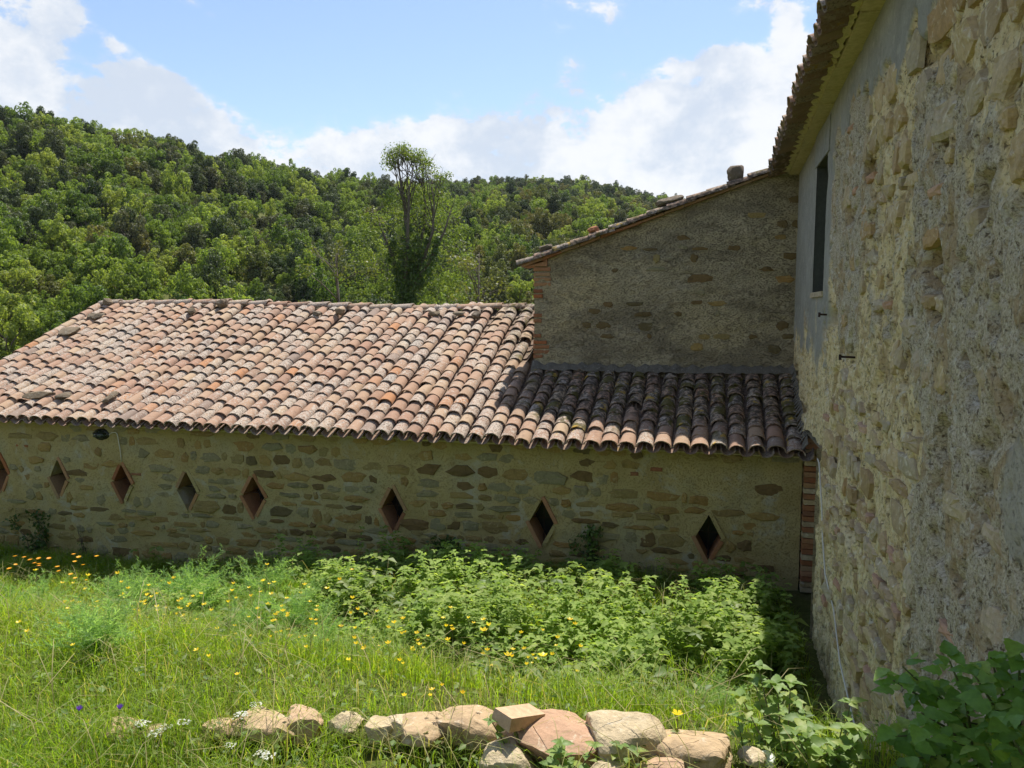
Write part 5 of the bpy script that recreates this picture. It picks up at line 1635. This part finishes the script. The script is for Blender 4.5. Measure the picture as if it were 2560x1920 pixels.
for i, (px, py, hw, hh, mt_, lb) in enumerate(ROCKS):
    zc_ = 1.70 if py < 1600 else 1.68
    py += 9; hh *= .78
    p = on_z(px, py, zc_)
    dist = math.sqrt(sum((p-CAM)**2))
    s = dist/1923*1.1573
    e = 3.4 if i in (9, 8, 10) else 2.6
    me = chunk_mesh('rock', hw*s*1.04, hw*s*.75+.02, hh*s*1.02, 640+i, M[mt_], 4, .26, e, 4 if i in (8, 9, 10) else 10)
    tag(ob('rock', me, None, tuple(p), (random.uniform(-.12, .12), random.uniform(-.08, .08), R(14)+random.uniform(-.3, .3))), lb, 'rock', 'rocks edging the bank')
p = on_z(1120, 1548, 1.80)
mb = MB(); mb.box((-.046, -.105, -.024), (.046, .105, .024), None, .006)
me = mb.mesh('loose_brick', M['brickloose'])
tag(ob('brick', me, None, tuple(p), (R(-18), R(10), R(-28))), 'loose pale brick tilted between the brown rock and the rounded rock', 'brick')

# ------------------------------------------------------------------ leafy plants close by
def big_leaf(name, mat, seed, L=1.0, W=.62, serr=.10, fold=.16):
    rs = np.random.default_rng(seed)
    n = 9
    V, F = [], []
    for j in range(n+1):
        t = j/n
        wv = W*.5*(math.sin(math.pi*min(1, t**.62))**.85 if 0 < t < 1 else 0)*(1.08-.35*t)
        droop = -.22*t*t*L
        rip = .02*math.sin(j*2.4+seed)
        V += [(-wv*(1+serr*(-1)**j), t*L, droop+fold*wv+rip), (-wv*.5, t*L, droop+fold*wv*.62-.03*(j % 2)), (0, t*L+(.03 if 0 < j < n else 0), droop), (wv*.5, t*L, droop+fold*wv*.62-.03*(j % 2)), (wv*(1+serr*(-1)**j), t*L, droop+fold*wv-rip)]
    for j in range(n):
        for k in range(4):
            a = j*5+k
            F.append((a, a+1, a+6, a+5))
    mb = MB(); mb.add(V, F)
    return mb.mesh(name, mat, True)
BL = [big_leaf('bramble_leaf', M['bramble'], i, 1, .64+.06*i) for i in range(3)]
ML = [big_leaf('mint_leaf', M['mint'], i, 1, .60+.06*i, .08) for i in range(3)]
def orient(o, loc, d, up, s):
    d = Vector(d).normalized(); up = Vector(up)
    x = d.cross(up).normalized(); z = x.cross(d)
    m = Matrix((x, d, z)).transposed().to_4x4(); m.translation = Vector(loc)
    o.matrix_local = m @ Matrix.Scale(s, 4)
bram = thing('bramble_bush', 'dark green bramble bush with big leaves at the foot of the house wall', 'bush', (-.15, -6.6, 1.6))
rs = np.random.default_rng(8)
mb = MB(); leaves = []
BB = Vector((-.15, -6.6, 1.6))
canes = [((-.10, -6.75), (2050, 1425)), ((-.12, -6.6), (1930, 1470)), ((.02, -6.7), (2140, 1420)), ((.02, -6.75), (2200, 1395)), ((-.1, -6.8), (1990, 1540)), ((.0, -6.9), (2120, 1520)), ((-.1, -6.7), (1950, 1440)), ((.0, -6.8), (2180, 1540)), ((-.05, -6.9), (2060, 1600)), ((-.2, -6.7), (1935, 1590)), ((.05, -6.6), (2190, 1480)), ((0, -7.0), (2190, 1600)),
         ((.02, -6.8), (2100, 1450)), ((-.05, -6.7), (2010, 1490)), ((-.15, -6.8), (1960, 1640)), ((0, -6.9), (2150, 1570)), ((-.02, -6.6), (2090, 1560)), ((-.1, -6.7), (2020, 1640))]
def on_y(px, py, y):
    d = pdir(px*1.1573, py*1.1573); k = (y-CAM[1])/d[1]
    return Vector(CAM+d*k)
for (bx, by), (tx, ty) in canes:
    tip = on_y(tx, ty, by-rs.uniform(.0, .4))
    b0 = Vector((bx, by+.1, 1.58))
    m_ = b0.lerp(tip, .55)+Vector((0, 0, .10))
    mb.tube([b0-BB, m_-BB, tip-BB], [.006, .005, .003], 5)
    for q in range(5):
        f = .35+.65*q/4
        c = (b0.lerp(m_, f*2) if f < .5 else m_.lerp(tip, f*2-1))
        for z in range(4 if q > 1 else 3):
            a = rs.uniform(0, 6.28)
            d = Vector((math.cos(a)-.35, math.sin(a)-.35, rs.uniform(-.35, .35)))
            leaves.append((c-BB+Vector(tuple(rs.normal(0, .025, 3))), d, Vector((rs.normal(-.25, .3), rs.normal(-.35, .3), 1)), rs.uniform(.05, .09)))
ob('stem', mb.mesh('bramble_stem', M['stem'], True), bram)
for (l, d, u, s) in leaves:
    if (l+BB).x > -.03: l = Vector((-.04-BB.x, l.y, l.z))
    orient(ob('leaf', random.choice(BL), bram), l, d, u, s)

MP = [(1700, 1590, 1.62, .30, 'leafy pale green plant left of the bramble, left one of the front pair'), (1790, 1620, 1.62, .26, 'leafy pale green plant touching the bramble bush'),
      (1620, 1625, 1.62, .17, 'low leafy sprig by the small pale rocks'), (1205, 1640, 1.6, .25, 'tall leafy sprig rising before the wide rounded rock'), (1160, 1650, 1.6, .20, 'leafy sprig between the crumbly rock and the rounded rock'),
      (1285, 1650, 1.6, .17, 'leafy sprig in front of the large flat topped block'), (1745, 1655, 1.6, .16, 'short bright plant at the bottom edge beside the bramble')]
for i, (px, py, z0, H, lb) in enumerate(MP):
    p = on_z(px, py, 1.75 if H > .2 else 1.68)
    b0 = Vector((p[0], p[1], float(terrain(p[0], p[1]))))
    t = thing('mint_plant', lb, 'plant', b0, 'leafy plants in the foreground')
    mb = MB()
    Ls = []
    for st in range(3 if i in (3, 4, 5, 2) else 7):
        lx, ly = rs.normal(0, .13, 2)
        Hs = H*rs.uniform(.75, 1.1)
        top = Vector((lx*1.0, ly*1.0, Hs))
        mb.tube([(lx*.1, ly*.1, 0), top*.5+Vector((lx*.1, 0, 0)), top], [.004, .0032, .002], 5)
        for tr in range(5):
            f = .25+.75*tr/4
            c = top*f
            for q in range(2 if tr < 4 else 4):
                a = tr*1.57+q*(3.14 if tr < 4 else 1.57)+rs.normal(0, .3)
                Ls.append((c, Vector((math.cos(a), math.sin(a), rs.uniform(-.1, .5))), Vector((rs.normal(0, .25), rs.normal(-.2, .25), 1)), (.066-.024*f)*rs.uniform(.8, 1.25)*(1.3 if i < 2 else 1)))
    ob('stem', mb.mesh('mint_stem', M['stem'], True), t)
    for (l, d, u, s) in Ls:
        orient(ob('leaf', random.choice(ML), t), l, d, u, s)

# wall creepers on the barn
for i, (x, H, W_, lb) in enumerate([(-11.4, .75, .35, 'dark leafy creeper climbing the barn wall between the far diamonds'), (-10.45, .6, .16, 'thin dry creeper on the barn wall below the lamp'), (-2.55, .62, .30, 'dark leafy creeper on the barn wall between the two nearest diamonds'), (-4.5, .40, .16, 'small sapling at the foot of the wall between two diamonds')]):
    t = thing('creeper', lb, 'creeper', (x, -.05, float(terrain(x, -.3))), 'creepers on the barn wall')
    mb = MB()
    rs = np.random.default_rng(500+i)
    cl = []
    for q in range(4):
        pth = [Vector((rs.normal(0, W_*.3), -.02, 0))]
        for z in range(5): pth.append(pth[-1]+Vector((rs.normal(0, W_*.2), rs.normal(0, .012), H*rs.uniform(.12, .22))))
        mb.tube(pth, [.007, .006, .005, .004, .003, .002], 4)
        if i != 1:
            for p_ in pth[1:]:
                cl.append(leaf_cluster(p_, .10, 22, .030, int(rs.integers(1e6)), .9))
        else:
            cl.append(leaf_cluster(pth[2], .10, 14, .018, int(rs.integers(1e6)), .9))
    ob('stem', mb.mesh('creeper_stem', M['bark']), t)
    ob('foliage', clusters_mesh('creeper_foliage', cl, M['ivy']), t)
